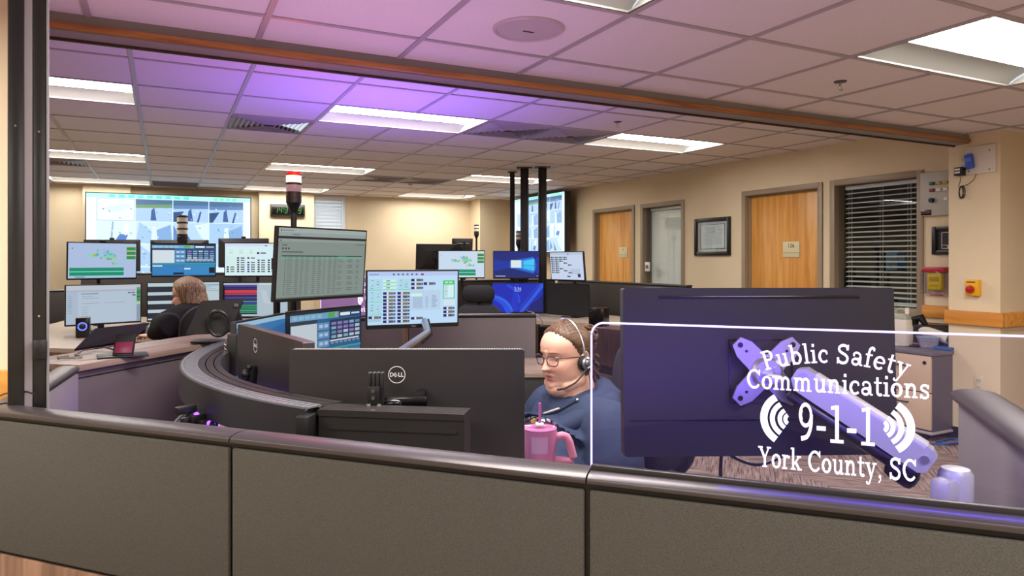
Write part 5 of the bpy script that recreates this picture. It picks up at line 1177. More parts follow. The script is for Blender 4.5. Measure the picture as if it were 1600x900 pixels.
# ================================================================ OFFICE CHAIRS
M_seat = mat('chair fabric navy', '#20202c', .85, bump=(700, .3)); M_seatb = mat('chair black', '#19191b', .7)
def chair(label, loc, rz, seat_h=.47, back_h=.62, back_w=.48, m=None, head=False, arms=True):
    """faces local -y; backrest at +y"""
    m = m or M_seatb; t = thing('office_chair', label, 'chair', loc, rz)
    for k in range(5):
        a = 2*pi*k/5+.3; b = MB(); b.tube([(.04*cos(a), .04*sin(a), .10), (.29*cos(a), .29*sin(a), .075)], [.022, .015], 8); b.build('leg', M_black, t)
        b = MB(); b.cyl((.30*cos(a)-.012*sin(a), .30*sin(a)+.012*cos(a), .03), (.30*cos(a)+.012*sin(a), .30*sin(a)-.012*cos(a), .03), .029); b.build('caster', M_black, t)
    b = MB(); b.cyl((0, 0, .07), (0, 0, seat_h-.06), .028); b.cyl((0, 0, seat_h-.09), (0, 0, seat_h-.05), .09); b.build('gas_column', M_black, t)
    b = MB(); b.box((0, 0, seat_h-.03), (.50, .48, .085), .04, seg=4); b.build('seat', m, t, 60)
    b = MB(); zc = seat_h+.12; rg = []
    for q, yy in ((.90, -.030), (.98, -.020), (1.0, -.004), (.99, .012), (.92, .024)):
        rg.append([(x*q, .250+yy+.10*(z/back_h+.5)*.6-.35*x*x, zc+back_h/2+z*q) for x, z in rrect(back_w, back_h, min(back_w, back_h)*.32, 7)])
    b.loft(rg); b.build('backrest', m, t, 60)
    b = MB(); b.tube([(0, .08, seat_h-.06), (0, .27, seat_h-.05), (0, .31, seat_h+.10), (0, .31, zc+.2)], .024, 8); b.build('back_support', M_black, t)
    if head:
        b = MB(); b.loft([[(x*q, .30+yy-.5*x*x, zc+back_h+.095+z*q) for x, z in rrect(.30, .165, .07, 7)] for q, yy in ((.86, -.030), (.98, -.018), (1.0, 0), (.96, .018), (.85, .026))]); b.build('headrest', m, t, 60)
        b = MB(); b.box((0, .335, zc+back_h+.0), (.045, .02, .20), .006); b.box((0, .335, zc+back_h+.075), (.022, .024, .05), .004, m=0); b.build('headrest_post', M_black, t)
    if arms:
        for x in (-.28, .28):
            b = MB(); b.tube([(x*.82, .05, seat_h-.06), (x, .05, seat_h-.03), (x, .05, seat_h+.17)], .017, 8); b.build('arm_post', M_black, t)
            b = MB(); b.box((x, .02, seat_h+.185), (.085, .26, .032), .014); b.build('armrest', M_black, t)
    return t
p = P(742, 470, 6.2); t = chair('empty black office chair facing the far centre screens', (p.x, p.y, 0), -TH+R(-4), .48, .36, .42, head=True, arms=False)
# ================================================================ PEOPLE
def gauss(d2, s): return math.exp(-d2/(2*s*s))
def smooth_pts(tab, z):
    if z <= tab[0][0]: return tab[0][1]
    for (a, va), (b_, vb_) in zip(tab, tab[1:]):
        if z <= b_:
            t = (z-a)/(b_-a); t = t*t*(3-2*t) if False else t; return va+(vb_-va)*t
    return tab[-1][1]
def crom(tab, z):
    """Catmull-Rom through (z, value)"""
    n = len(tab)
    if z <= tab[0][0]: return tab[0][1]
    if z >= tab[-1][0]: return tab[-1][1]
    for i in range(n-1):
        if tab[i][0] <= z <= tab[i+1][0]:
            z1, v1 = tab[i]; z2, v2 = tab[i+1]; h = z2-z1; t = (z-z1)/h
            m1 = (v2-tab[i-1][1])/(z2-tab[i-1][0]) if i > 0 else (v2-v1)/h
            m2 = (tab[i+2][1]-v1)/(tab[i+2][0]-z1) if i+2 < n else (v2-v1)/h
            t2, t3 = t*t, t*t*t
            return (2*t3-3*t2+1)*v1+(t3-2*t2+t)*h*m1+(-2*t3+3*t2)*v2+(t3-t2)*h*m2
def head_pt(z, q, full):
    """head surface: +x face, +y left, z up, origin between the ears at eye level; q = angle from the face"""
    F = [(-.122, .050), (-.115, .066), (-.105, .077), (-.092, .0815), (-.080, .0800), (-.066, .0830), (-.045, .0850), (-.02, .0850), (0, .0830), (.02, .0900), (.045, .0920), (.07, .0820), (.09, .063), (.105, .040), (.114, .018), (.118, .001)]
    Bk = [(-.122, .030), (-.10, .048), (-.07, .062), (-.04, .078), (0, .094), (.03, .100), (.06, .094), (.085, .074), (.105, .044), (.114, .02), (.118, .001)]
    Wd = [(-.122, .040), (-.112, .050), (-.095, .058+.008*full), (-.07, .0655+.009*full), (-.04, .0705+.006*full), (0, .0735+.003*full), (.03, .0765), (.055, .074), (.08, .061), (.10, .040), (.112, .02), (.118, .001)]
    f, bk, w = crom(F, z), crom(Bk, z), crom(Wd, z)
    c, s = cos(q), sin(q)
    e = .88
    x = (f if c > 0 else bk)*math.copysign(abs(c)**e, c); y = w*math.copysign(abs(s)**(.92), s)
    if c > 0:
        ay = abs(y); add = 0
        # nose
        if -.052 < z < .03:
            prog = min(1, max(0, (.022-z)/.058)); amp = .004+.0245*prog**1.15
            if z < -.036: amp *= max(0, 1-((-.036-z)/.011)**1.6) if z > -.047 else 0
            add += amp*gauss(y*y, .0065+.0035*prog)
        add += .0075*gauss((ay-.0125)**2+(z+.034)**2*1.6, .0058)
        add -= .013*gauss((ay-.031)**2*.55+(z-.001)**2*1.7, .0115)          # sockets
        add += .0045*gauss((ay-.031)**2*.6+(z-.000)**2*1.8, .0085)           # lids over the eyeball
        add += .004*gauss((ay-.028)**2*.25+(z-.020)**2, .007)               # brow
        add += .0075*gauss((ay-.043)**2+(z+.032)**2, .018)*(1+.4*full)       # cheek
        add += .0060*gauss(y*y*.075+(z+.0605)**2, .0042)                      # upper lip
        add += .0072*gauss(y*y*.10+(z+.0745)**2, .0046)                      # lower lip
        add -= .0070*gauss(y*y*.06+(z+.0672)**2, .0024)                      # mouth line
        add -= .0045*gauss(y*y*.2+(z+.0850)**2, .0042)
        add -= .002*gauss(y*y+(z+.054)**2, .004)
        add += .0085*gauss(y*y*.45+(z+.101)**2, .010)                          # chin
        add += -.003*gauss((ay-.022)**2+(z+.052)**2, .006)                   # fold beside the mouth
        x += add*max(0, c)**.35
    return V((x, y, z))
ZS = [-.122+.24*(i/74) for i in range(75)]
def head_geo(mb, M, full):
    qs = []
    N = 96
    for j in range(N):
        u = j/N*2*pi-pi; qs.append(u-.42*sin(u))          # denser rings at the face (q = 0)
    mb.M = M; mb.loft([[head_pt(z, q, full) for q in qs] for z in ZS]); mb.M = Matrix()
def ear(mb, M, sg):
    mb.M = M @ Matrix.Translation((-.012, sg*.076, -.012)) @ Matrix.Rotation(R(-8), 4, 'Y')
    mb.sph((0, sg*.002, 0), (.017, .006, .030), n=14); mb.tube([(.014*cos(a)-.004, sg*.008, .028*sin(a)) for a in [R(-70+20*i) for i in range(15)]], .0038, 7); mb.M = Matrix()
def hand_geo(mb, M, curl=.5, sg=1):
    """palm in xy plane pointing +x, thumb on the sg*y side, palm facing -z"""
    mb.M = M
    mb.loft([[(x, w*cos(a), .0125*sin(a)*k+.0) for a in [2*pi*i/14 for i in range(14)]] for x, w, k in ((-.035, .025, 1.25), (-.01, .028, 1.15), (.02, .037, 1.05), (.055, .041, 1), (.078, .041, .85), (.088, .036, .6))])
    for k, (yy, L, r) in enumerate(((.030, .070, .0088), (.010, .078, .0092), (-.011, .073, .0088), (-.030, .058, .0078))):
        p = V((.076, yy, .001)); a = -.05-curl*.25; pts = [p-V((.02, 0, 0)), p.copy()]; rr = [r*1.05, r*1.08]; spread = yy*.25
        for sN, f in enumerate((.45, .30, .25)):
            a -= curl*(.25, .55, .45)[sN]; p = p+V((cos(a)*L*f, spread*L*f*4, sin(a)*L*f)); pts.append(p.copy()); rr.append(r*(1.0, .93, .80)[sN])
        mb.tube(pts, rr, 9); mb.sph(p, r*.80, n=10)
    p = [V((.000, sg*.022, -.004)), V((.030, sg*.046, -.012)), V((.056, sg*.058, -.020)), V((.076, sg*.058, -.026))]
    mb.tube(p, [.0135, .0115, .0098, .0082], 9); mb.sph(p[-1], .0083, n=10); mb.M = Matrix()
def limb(mb, pts, rr, n=16, k=5):
    """tapered limb through joints, rounded at both ends"""
    P3 = [V(p) for p in pts]; out = []; ro = []
    for i in range(len(P3)-1):
        p0, p1, p2, p3 = P3[max(i-1, 0)], P3[i], P3[i+1], P3[min(i+2, len(P3)-1)]
        for j in range(k):
            t = j/k; out.append(.5*(2*p1+(p2-p0)*t+(2*p0-5*p1+4*p2-p3)*t*t+(3*p1-p0-3*p2+p3)*t**3)); ro.append(rr[i]+(rr[i+1]-rr[i])*t)
    out.append(P3[-1]); ro.append(rr[-1])
    mb.tube(out, ro, n); mb.sph(P3[0], rr[0], n=14); mb.sph(P3[-1], rr[-1], n=14)
def remesh(o, vox, smooth_it=2, paint=None):
    m = o.modifiers.new('remesh', 'REMESH'); m.mode = 'VOXEL'; m.voxel_size = vox; m.use_smooth_shade = True
    s = o.modifiers.new('smooth', 'SMOOTH'); s.factor = .5; s.iterations = smooth_it
    dg = bpy.context.evaluated_depsgraph_get(); me = bpy.data.meshes.new_from_object(o.evaluated_get(dg)); o.modifiers.clear()
    old = o.data; o.data = me; me.name = o.name
    me.polygons.foreach_set('use_smooth', [True]*len(me.polygons))
    if paint:
        ca = me.color_attributes.new('tone', 'FLOAT_COLOR', 'POINT'); dat = []
        for v in me.vertices: dat += [*paint(v.co), 1]
        ca.data.foreach_set('color', dat)
    return o
def skin_mat():
    m = bpy.data.materials.new('skin'); m.use_nodes = True; nt = m.node_tree; b = nt.nodes['Principled BSDF']
    a = nt.nodes.new('ShaderNodeVertexColor'); a.layer_name = 'tone'; nt.links.new(a.outputs[0], b.inputs['Base Color'])
    b.inputs['Roughness'].default_value = .48; b.inputs['Subsurface Weight'].default_value = .12; b.inputs['Subsurface Radius'].default_value = (.012, .005, .003); b.inputs['Subsurface Scale'].default_value = .6
    return m
M_skin = skin_mat()
def hair_mat(name, c1, c2, stretch):
    m = bpy.data.materials.new(name); m.use_nodes = True; nt = m.node_tree; b = nt.nodes['Principled BSDF']
    tc = nt.nodes.new('ShaderNodeTexCoord'); mp = nt.nodes.new('ShaderNodeMapping'); mp.inputs['Scale'].default_value = stretch; nt.links.new(tc.outputs['Object'], mp.inputs[0])
    n = nt.nodes.new('ShaderNodeTexNoise'); n.inputs['Scale'].default_value = 1; n.inputs['Detail'].default_value = 5; nt.links.new(mp.outputs[0], n.inputs['Vector'])
    r = nt.nodes.new('ShaderNodeValToRGB'); r.color_ramp.elements[0].position = .35; r.color_ramp.elements[1].position = .66
    r.color_ramp.elements[0].color = (*lin(c1), 1); r.color_ramp.elements[1].color = (*lin(c2), 1)
    nt.links.new(n.outputs['Fac'], r.inputs[0]); nt.links.new(r.outputs[0], b.inputs['Base Color']); b.inputs['Roughness'].default_value = .55
    bp = nt.nodes.new('ShaderNodeBump'); bp.inputs['Strength'].default_value = .5; bp.inputs['Distance'].default_value = .002; nt.links.new(n.outputs['Fac'], bp.inputs['Height']); nt.links.new(bp.outputs[0], b.inputs['Normal'])
    return m
def cloth_mat(name, col):
    m = mat(name, col, .9, spec=.2, noise=(14, .10), bump=(26, .55)); return m
def surf_x(z, yy, full):
    lo, hi = 0, pi/2
    for _ in range(30):
        m_ = (lo+hi)/2
        if head_pt(z, m_, full).y < yy: lo = m_
        else: hi = m_
    return head_pt(z, lo, full).x
def eyes(t, HM, full, looking=(1, 0, 0), lid=.35):
    xs = surf_x(-.001, .031, full)
    for sg in (-1, 1):
        c = V((xs-.0072, sg*.0312, -.001)); r = .0118; b = MB(); b.M = HM; b.sph(c, r, n=20); e = b.build('eye', mat('eye white', '#cfc6be', .25), t, 60)
        d = V(looking).normalized(); b = MB(); b.M = HM; b.sph(c+d*.0070, .0058, n=14); b.build('iris', mat('iris', '#3f4f5c', .2), e, 60)
        b = MB(); b.M = HM; b.sph(c+d*.0103, .0030, n=12); b.build('pupil', M_blackg, e, 60)
        for up in (1, -1):               # upper and lower lid: thin caps over the eyeball
            b = MB(); b.M = HM; rows = []
            for i in range(7):
                th_ = R(8+(82-8)*i/6)*1.0; lim = lid if up > 0 else .62
                rows.append([c+V((cos(R(-75+150*j/14))*sin_*1.0, sin(R(-75+150*j/14))*sin_, up*zz))*(r+.0011) for j in range(15) for sin_, zz in [(sin(th_*(1-lim*.35) if up > 0 else th_*.72), cos(th_*(1-lim*.35) if up > 0 else th_*.72))]])
            n = 15; b.add([p for rr in rows for p in rr], [(i*n+j, i*n+j+1, (i+1)*n+j+1, (i+1)*n+j) for i in range(6) for j in range(14)])
            b.build('eyelid', mat('eyelid skin', '#d8a892', .5), t, 60)
def brows(t, HM, full, col):
    for sg in (-1, 1):
        pts = []
        for k in range(7):
            f = k/6; yy = .012+.038*f; zz = .0215+.006*sin(pi*f*.75)-.005*f
            q = math.asin(min(.95, (yy/.0765)**(1/.92))); p = head_pt(zz, q, full); pts.append(V((p.x+.0005, sg*p.y, zz)))
        b = MB(); b.M = HM; b.tube(pts, [.0016, .0028, .003, .003, .0026, .002, .001], 7, flat=.8); b.build('eyebrow', col, t)
def face_paint(HMi, full, base, lip):
    bl, ll = lin(base), lin(lip)
    def f(co):
        p = HMi @ co
        if p.length > .16: return bl
        c = list(bl)
        if p.x > .05:
            k = .55*gauss((abs(p.y)-.043)**2+(p.z+.03)**2, .018)+.5*gauss(p.y**2+(p.z+.035)**2, .010); c = [c[0]*(1-.02*k), c[1]*(1-.22*k), c[2]*(1-.22*k)]
            m = min(1, 1.3*(gauss(p.y**2*.06+(p.z+.0615)**2, .0034)+gauss(p.y**2*.08+(p.z+.0735)**2, .0042))) if p.x > .07 else 0
            c = [a*(1-m)+l*m for a, l in zip(c, ll)]
            d = gauss(p.y**2*.05+(p.z+.0672)**2, .0015) if p.x > .07 else 0
            c = [a*(1-.55*d) for a in c]
        return tuple(c)
    return f
def hair_shell(t, HM, full, mats, line, off, name='hair', extra=None, zmin=-.05):
    """cap of hair following the skull behind the hair line"""
    N = 72; rows = []; zz = [zmin+(.1175-zmin)*i/34 for i in range(35)]
    b = MB(); vs = []
    for i, z in enumerate(zz):
        for j in range(N):
            q = 2*pi*j/N; p = head_pt(z, q, full); k = line(p)
            o = off*k+.0012*sin(q*23+z*60); n_ = V((p.x, p.y, max(0, z)*.8)); n_ = n_.normalized() if n_.length > 1e-6 else V((0, 0, 1)); vs.append(p+n_*(o-(.004 if k < .02 else 0)))
    top = len(vs); vs.append(V((0, 0, .118+off)))
    fs = [(i*N+j, i*N+(j+1) % N, (i+1)*N+(j+1) % N, (i+1)*N+j) for i in range(34) for j in range(N)]+[(34*N+j, 34*N+(j+1) % N, top) for j in range(N)]
    b.add(vs, fs); 
    if extra: extra(b)
    o = b.build(name, mats, t, 60); o.matrix_local = HM; return o
def basis(loc, yaw, pitch=0, roll=0, sc=1.0):
    """head frame: yaw from world +x, pitch > 0 looks down, roll > 0 tilts to its right"""
    return Matrix.Translation(loc) @ Matrix.Rotation(yaw, 4, 'Z') @ Matrix.Rotation(pitch, 4, 'Y') @ Matrix.Rotation(roll, 4, 'X') @ Matrix.Diagonal((sc, sc, sc, 1))
# ---------------------------------------------------------------- woman in the navy hoodie
DW = 2.50
hc = P(884, 554, DW)               # head centre (eye level)
face_dir = -TH+pi+R(38)            # world yaw: screen-left is pi-TH; + turns towards the camera
wt = thing('person', 'woman in navy hoodie with glasses and headset, sitting behind the dark monitors', 'person', (hc.x, hc.y, 0), 0)
W0 = V((hc.x, hc.y, 0)); hz = hc.z
Hh = basis(V((0, 0, hz)), face_dir, R(5), R(0), 1.0)
tw = -TH+pi+R(28)                  # torso yaw
Tm = Matrix.Translation((0, 0, 0)) @ Matrix.Rotation(tw, 4, 'Z')      # torso frame: +x chest, +y her left
def tl(x, y, z): return Tm @ V((x, y, z))
SEAT = .44; hipc = (-.06, 0, SEAT+.10)
sh_z = hz-.178
FULL = 1.0
body = MB(); head_geo(body, Hh, FULL)
for sg in (-1, 1): ear(body, Hh, sg)
nb = Hh @ V((-.012, 0, -.075)); 
limb(body, [tl(-.045, 0, sh_z-.06), tl(-.035, 0, sh_z+.03), nb], [.092, .082, .074])
b2 = Hh @ V((.03, 0, -.112)); body.sph(b2+V((0, 0, -.002)), (.056, .058, .034), n=18); limb(body, [Hh @ V((.045, .045, -.098)), Hh @ V((.0, .060, -.085))], [.022, .026]); limb(body, [Hh @ V((.045, -.045, -.098)), Hh @ V((.0, -.060, -.085))], [.022, .026])           # soft under-chin
limb(body, [tl(-.05, 0, SEAT+.12), tl(-.04, 0, SEAT+.32), tl(-.05, 0, sh_z-.08)], [.15, .14, .12])
elb = {1: tl(.0, .275, sh_z-.30), -1: tl(.04, -.275, sh_z-.30)}; wri = {1: tl(.27, .09, .752), -1: tl(.31, -.13, .752)}
for sg in (-1, 1):
    limb(body, [tl(-.05, sg*.19, sh_z-.03), elb[sg], wri[sg]], [.055, .046, .028])
    d_ = (wri[sg]-elb[sg]).normalized(); ang = math.atan2(d_.y, d_.x); hand_geo(body, Matrix.Translation(wri[sg]+V((d_.x*.03, d_.y*.03, -.012))) @ Matrix.Rotation(ang, 4, 'Z'), .45, -sg)
    kn = tl(.42, sg*.15, SEAT+.06); an = tl(.40, sg*.15, .10); limb(body, [tl(-.04, sg*.11, SEAT+.07), kn, an], [.085, .062, .042]); limb(body, [an, tl(.50, sg*.16, .05)], [.045, .035])
bo = body.build('body', M_skin, wt); remesh(bo, .0027, 1, face_paint(Hh.inverted(), FULL, '#d9a994', '#b56c68'))
bo.data.materials.clear(); bo.data.materials.append(M_skin)
eyes(wt, Hh, FULL, (1, .12, -.35), .30)
brown = hair_mat('brown hair', '#4a2f20', '#8a6144', (60, 60, 160)); brows(wt, Hh, FULL, mat('brow brown', '#7a5844', .7))
b = MB(); b.M = Hh; b.box((surf_x(-.0675, .0, FULL)-.0012, 0, -.0675), (.005, .024, .0042), .0018); b.build('mouth_gap', mat('mouth dark', '#3a1618', .4), wt)
def line1(p):          # hair line: high forehead, hair swept back, thin in front of the ears
    xh = crom([(-.10, -.030), (-.05, -.008), (-.02, .004), (.01, .010), (.035, .022), (.055, .036), (.072, .052), (.085, .062), (.10, .068), (.12, .08)], p.z+.10*max(0, abs(p.y)-.05)*0)
    return max(0, min(1, (xh-p.x)/.014))
def bun(b):
    c = V((-.108, 0, .052)); random.seed(3)
    for k in range(26):
        u = V((random.gauss(0, 1), random.gauss(0, 1), random.gauss(0, 1))).normalized(); ctr = c+V((u.x*.026-.006, u.y*.030, u.z*.034)); a = u.cross(V((0, 0, 1))).normalized(); w = u.cross(a)
        b.tube([ctr+(a*cos(q)+w*sin(q))*.017 for q in [2*pi*i/12 for i in range(12)]], .0062, 6, closed=True)
    for k in range(22):
        y0 = random.uniform(-.055, .055); z0 = random.uniform(-.05, .03)
        b.tube([V((-.094, y0, z0))+V((-.010*sin(i*1.1+k)-.004, .008*sin(i*1.3+k), -.013*i)) for i in range(9)], .0055, 6)
hair_shell(wt, Hh, FULL, hair_mat('swept brown hair', '#3a2619', '#694a33', (14, 190, 190)), line1, .0065, extra=bun, zmin=-.085)
# hoodie
hood = MB()
limb(hood, [tl(-.05, 0, SEAT+.12), tl(-.02, 0, SEAT+.26), tl(-.03, 0, sh_z-.16), tl(-.05, 0, sh_z-.07)], [.215, .225, .20, .145], 24)
limb(hood, [tl(-.055, -.16, sh_z-.06), tl(-.055, 0, sh_z-.03), tl(-.055, .16, sh_z-.06)], [.095, .105, .095])
limb(hood, [tl(.08, -.09, sh_z-.20), tl(.09, .09, sh_z-.20)], [.12, .12])
for sg in (-1, 1):
    limb(hood, [tl(-.055, sg*.185, sh_z-.055), tl(-.03, sg*.25, sh_z-.16), elb[sg], elb[sg]*.45+wri[sg]*.55, elb[sg]*.1+wri[sg]*.9], [.098, .10, .082, .066, .048], 18)
    limb(hood, [elb[sg]*.12+wri[sg]*.88, elb[sg]*.04+wri[sg]*.96], [.044, .044])
ho = hood.build('hoodie', cloth_mat('navy fleece', '#343e58'), wt); remesh(ho, .009, 5)
# cut the neck opening by keeping the collar as rolled hood bands
hb = MB(); ring_ = []
for i in range(40):
    a = 2*pi*i/40; fr = cos(a); ring_.append(tl(-.035+.105*cos(a)*(1.0 if fr < 0 else 1.05), .118*sin(a), sh_z+.022-.078*max(0, fr)+.018*max(0, -fr)))
hb.tube(ring_, [.026+.026*max(0, -cos(2*pi*i/40))-.006*max(0, cos(2*pi*i/40)) for i in range(40)], 12, closed=True)
limb(hb, [tl(-.12, .10, sh_z+.03), tl(-.185, .05, sh_z-.03), tl(-.20, 0, sh_z-.06), tl(-.185, -.05, sh_z-.03), tl(-.12, -.10, sh_z+.03)], [.045, .062, .068, .062, .045])
limb(hb, [tl(-.10, .13, sh_z+.015), tl(-.0, .135, sh_z-.02), tl(.075, .075, sh_z-.075), tl(.095, .01, sh_z-.10)], [.04, .036, .03, .02])
limb(hb, [tl(-.10, -.13, sh_z+.015), tl(-.0, -.135, sh_z-.02), tl(.075, -.075, sh_z-.075), tl(.095, -.01, sh_z-.10)], [.04, .036, .03, .02])
hbo = hb.build('hood', cloth_mat('navy fleece', '#343e58'), ho); remesh(hbo, .006, 4)
b = MB()
e1_, e2_ = tl(.092, .085, sh_z-.055), tl(.175, .02, sh_z-.125)
b.tube([e1_, e1_*.6+e2_*.4+V((0, 0, -.006)), e2_, e2_+V((-.01, .03, -.05))], .0035, 7); b.build('drawstring', mat('cord navy', '#1a2038', .7), ho)
b = MB(); b.sph(e1_, .007, n=12); b.build('eyelet', M_chr, ho)
b = MB(); e3_ = e2_+tl(0, 0, 0)
b.cyl(e2_, e2_+(e2_-e1_).normalized()*.03, .004); b.build('cord_tip', mat('cord tip', '#c8c4bc', .4), ho)
b = MB()
for sg in (-1, 1):
    limb(b, [tl(-.05, sg*.10, SEAT+.075), tl(.20, sg*.14, SEAT+.085), tl(.42, sg*.15, SEAT+.065), tl(.41, sg*.15, .28), tl(.40, sg*.15, .11)], [.125, .105, .085, .072, .062])
limb(b, [tl(-.06, -.09, SEAT+.10), tl(-.06, .09, SEAT+.10)], [.15, .15]); tr = b.build('trousers', cloth_mat('dark trousers', '#23252e'), wt); remesh(tr, .012, 4)
b = MB()
for sg in (-1, 1): limb(b, [tl(.385, sg*.15, .05), tl(.46, sg*.155, .045), tl(.54, sg*.165, .04)], [.046, .046, .038])
b.build('shoes', mat('shoe black', '#18181a', .5), wt, 60)
# chest print and drawstring follow the surface of the hoodie
from mathutils.bvhtree import BVHTree
def surf(px_, py_, lift=.007):
    best = None; o_ = V((0, 0, EYE))-W0; d_ = (P(px_, py_, 1)-V((0, 0, EYE))).normalized()
    for tr_ in BV:
        h_ = tr_.ray_cast(o_, d_)
        if h_[0] and (best is None or h_[3] < best[0]): best = (h_[3], h_[0]-d_*lift)
    return best[1] if best else P(px_, py_, 2.3)-W0
BV = [BVHTree.FromPolygons([v.co for v in x.data.vertices], [p.vertices for p in x.data.polygons]) for x in (ho, hbo)]
b = MB()
for u0, u1, v0, v1, bend in ((806, 862, 662, 657, 9),):
    n = 28; row = []
    for i in range(n+1):
        f = i/n; x = u0+(u1-u0)*f; y = v0+(v1-v0)*f-bend*(1-(2*f-1)**2); row.append((x, y))
    for i in range(n):
        if i % 4 == 3: continue
        b.add([surf(row[i][0], row[i][1]), surf(row[i+1][0], row[i+1][1]), surf(row[i+1][0], row[i+1][1]+4), surf(row[i][0], row[i][1]+4)], [(0, 1, 2, 3)])
b.build('print_white', mat('print white', '#d8d6d2', .7), ho, 0)
b = MB(); b.add([surf(834+5*cos(2*pi*i/12), 657+4.5*sin(2*pi*i/12), .004) for i in range(12)], [tuple(range(12))]); b.build('print_yellow', mat('print yellow', '#c8a83a', .7), ho, 0)
b = MB(); cp = [surf(x, y, .004) for x, y in spline([(901, 626), (886, 634), (873, 641), (858, 646), (838, 651), (822, 660)])]; b.tube(cp, .0034, 7); b.build('drawstring', mat('cord navy', '#141a2c', .7), ho)
b = MB(); b.tube([surf(x, y, .006) for x, y in ((874, 638), (862, 642), (850, 646))], .0036, 7); b.build('cord_tip', mat('cord tip', '#c8c4bc', .4), ho)
b = MB(); b.sph(surf(902, 625), .007, n=12); b.build('eyelet', M_chr, ho)
# glasses
gt = thing('eyeglasses', 'brown framed glasses on the woman in the hoodie', 'glasses', hc, 0); G = basis(V((0, 0, 0)), face_dir, R(5), 0, 1.0)
M_rim = mat('rim brown', '#3a2a2e', .3); b = MB(); b.M = G; gx = .0985
for sg in (-1, 1):
    rim = []
    for i in range(28):
        a = 2*pi*i/28; yy = .0235*math.copysign(abs(cos(a))**.75, cos(a)); zz = .0175*math.copysign(abs(sin(a))**.75, sin(a))*(1.0 if sin(a) < 0 else .9)
        yy *= 1+.10*max(0, sin(a)); rim.append(V((gx-.010*((sg*.033+yy)/.055)**2, sg*.033+yy, -.004+zz)))
    b.tube(rim, .0019, 7, closed=True)
    b.tube([V((gx-.008, sg*.056, .006)), V((gx-.022, sg*.071, .007)), V((.03, sg*.079, .004)), V((-.01, sg*.080, .000)), V((-.028, sg*.078, -.014))], .0017, 7)
b.tube([V((gx-.001, -.012, .003)), V((gx+.003, 0, .006)), V((gx-.001, .012, .003))], .0016, 7); b.build('frame', M_rim, gt)
for sg in (-1, 1):
    b = MB(); b.M = G; lens = [V((gx-.010*((sg*.033+.020*cos(a))/.055)**2, sg*.033+.020*cos(a)*(1+.1*max(0, sin(a))), -.004+.0155*sin(a))) for a in [2*pi*i/24 for i in range(24)]]
    b.add(lens, [tuple(range(24))]); b.build('lens', glass('lens', (.97, .96, .98), ior=1.35), gt, 0)
# headset
ht = thing('headset', 'silver and black headset with boom microphone worn by the woman in the hoodie', 'headset', hc, 0)
b = MB(); b.M = G; b.tube([V((-.010, .088*cos(a), -.012+.137*sin(a) if sin(a) > 0 else -.012)) for a in [R(0+180*i/30) for i in range(31)]], .0042, 8, flat=1.5); b.build('headband', M_silver, ht)
for sg in (1, -1):
    b = MB(); b.M = G; b.lathe([(.001, 0), (.024, 0), (.0275, .004), (.0275, .014), (.022, .018), (.001, .018)], (-.008, sg*.077, -.022), axis=(0, sg, 0)); b.build('ear_cushion', M_black, ht)
    b = MB(); b.M = G; b.lathe([(.021, .0), (.0225, .004), (.017, .008), (.013, .006), (.001, .006)], (-.008, sg*.095, -.022), axis=(0, sg, 0)); b.build('ear_cup', M_silver, ht)
    b = MB(); b.M = G; b.lathe([(.014, .0), (.011, .006), (.008, .009), (.001, .010)], (-.008, sg*.100, -.022), axis=(0, sg, 0)); b.build('ear_cap', mat('headset grey', '#6b6a6c', .35, .4), ht)
b = MB(); b.M = G; b.tube([V((-.004, .102, -.036)), V((.015, .100, -.056)), V((.045, .090, -.082)), V((.075, .068, -.098)), V((.090, .045, -.103))], [.0036, .0032, .003, .003, .0042], 8); b.build('microphone_boom', M_steel, ht)
b = MB(); b.M = G; b.tube([V((-.012, .098, -.045)), V((-.015, .10, -.085)), V((-.01, .105, -.13)), V((.01, .115, -.19)), V((.04, .12, -.27))], .0016, 6); b.build('cord', M_black, ht)
ch = tl(-.12, 0, 0)
chair('navy office chair behind the woman in the hoodie', (W0.x+ch.x*1.15, W0.y+ch.y*1.15, 0), tw+pi/2, SEAT, .52, .50, m=M_seat, head=True)
# ---------------------------------------------------------------- blond woman at the left station, seen from behind
D2W = 4.62
h2 = P(294, 462, D2W); yaw2 = -TH+pi+R(6)
w2t = thing('person', 'woman with shoulder-length blond hair in a dark top, turned away at the left', 'person', (h2.x, h2.y, 0), 0)
H2 = basis(V((0, 0, h2.z)), yaw2, R(6), 0, .98); T2 = Matrix.Rotation(yaw2-R(46), 4, 'Z'); 
def t2(x, y, z): return T2 @ V((x, y, z))
s2z = h2.z-.145
body = MB(); head_geo(body, H2, .2)
for sg in (-1, 1): ear(body, H2, sg)
limb(body, [t2(-.04, 0, s2z-.05), t2(-.03, 0, s2z+.03), H2 @ V((-.012, 0, -.07))], [.07, .056, .052])
limb(body, [t2(-.04, 0, .56), t2(-.03, 0, .78), t2(-.04, 0, s2z-.08)], [.13, .12, .10])
e2 = {1: t2(.05, .235, s2z-.27), -1: t2(.06, -.235, s2z-.27)}; wr2 = {1: t2(.36, .20, .775), -1: t2(.34, -.10, .775)}
O2 = V((h2.x, h2.y, 0)); e2[1] = P(263, 509, 4.33)-O2; wr2[1] = P(236, 523, 4.56)-O2
for sg in (-1, 1):
    limb(body, [t2(-.04, sg*.17, s2z-.03), e2[sg], wr2[sg]], [.048, .040, .026]); d_ = (wr2[sg]-e2[sg]).normalized()
    hand_geo(body, Matrix.Translation(wr2[sg]+V((d_.x*.03, d_.y*.03, -.012))) @ Matrix.Rotation(math.atan2(d_.y, d_.x), 4, 'Z'), .4, -sg)
    kn = t2(.42, sg*.13, .53); an = t2(.40, sg*.13, .10); limb(body, [t2(-.04, sg*.10, .53), kn, an], [.075, .055, .04]); limb(body, [an, t2(.50, sg*.14, .05)], [.042, .033])
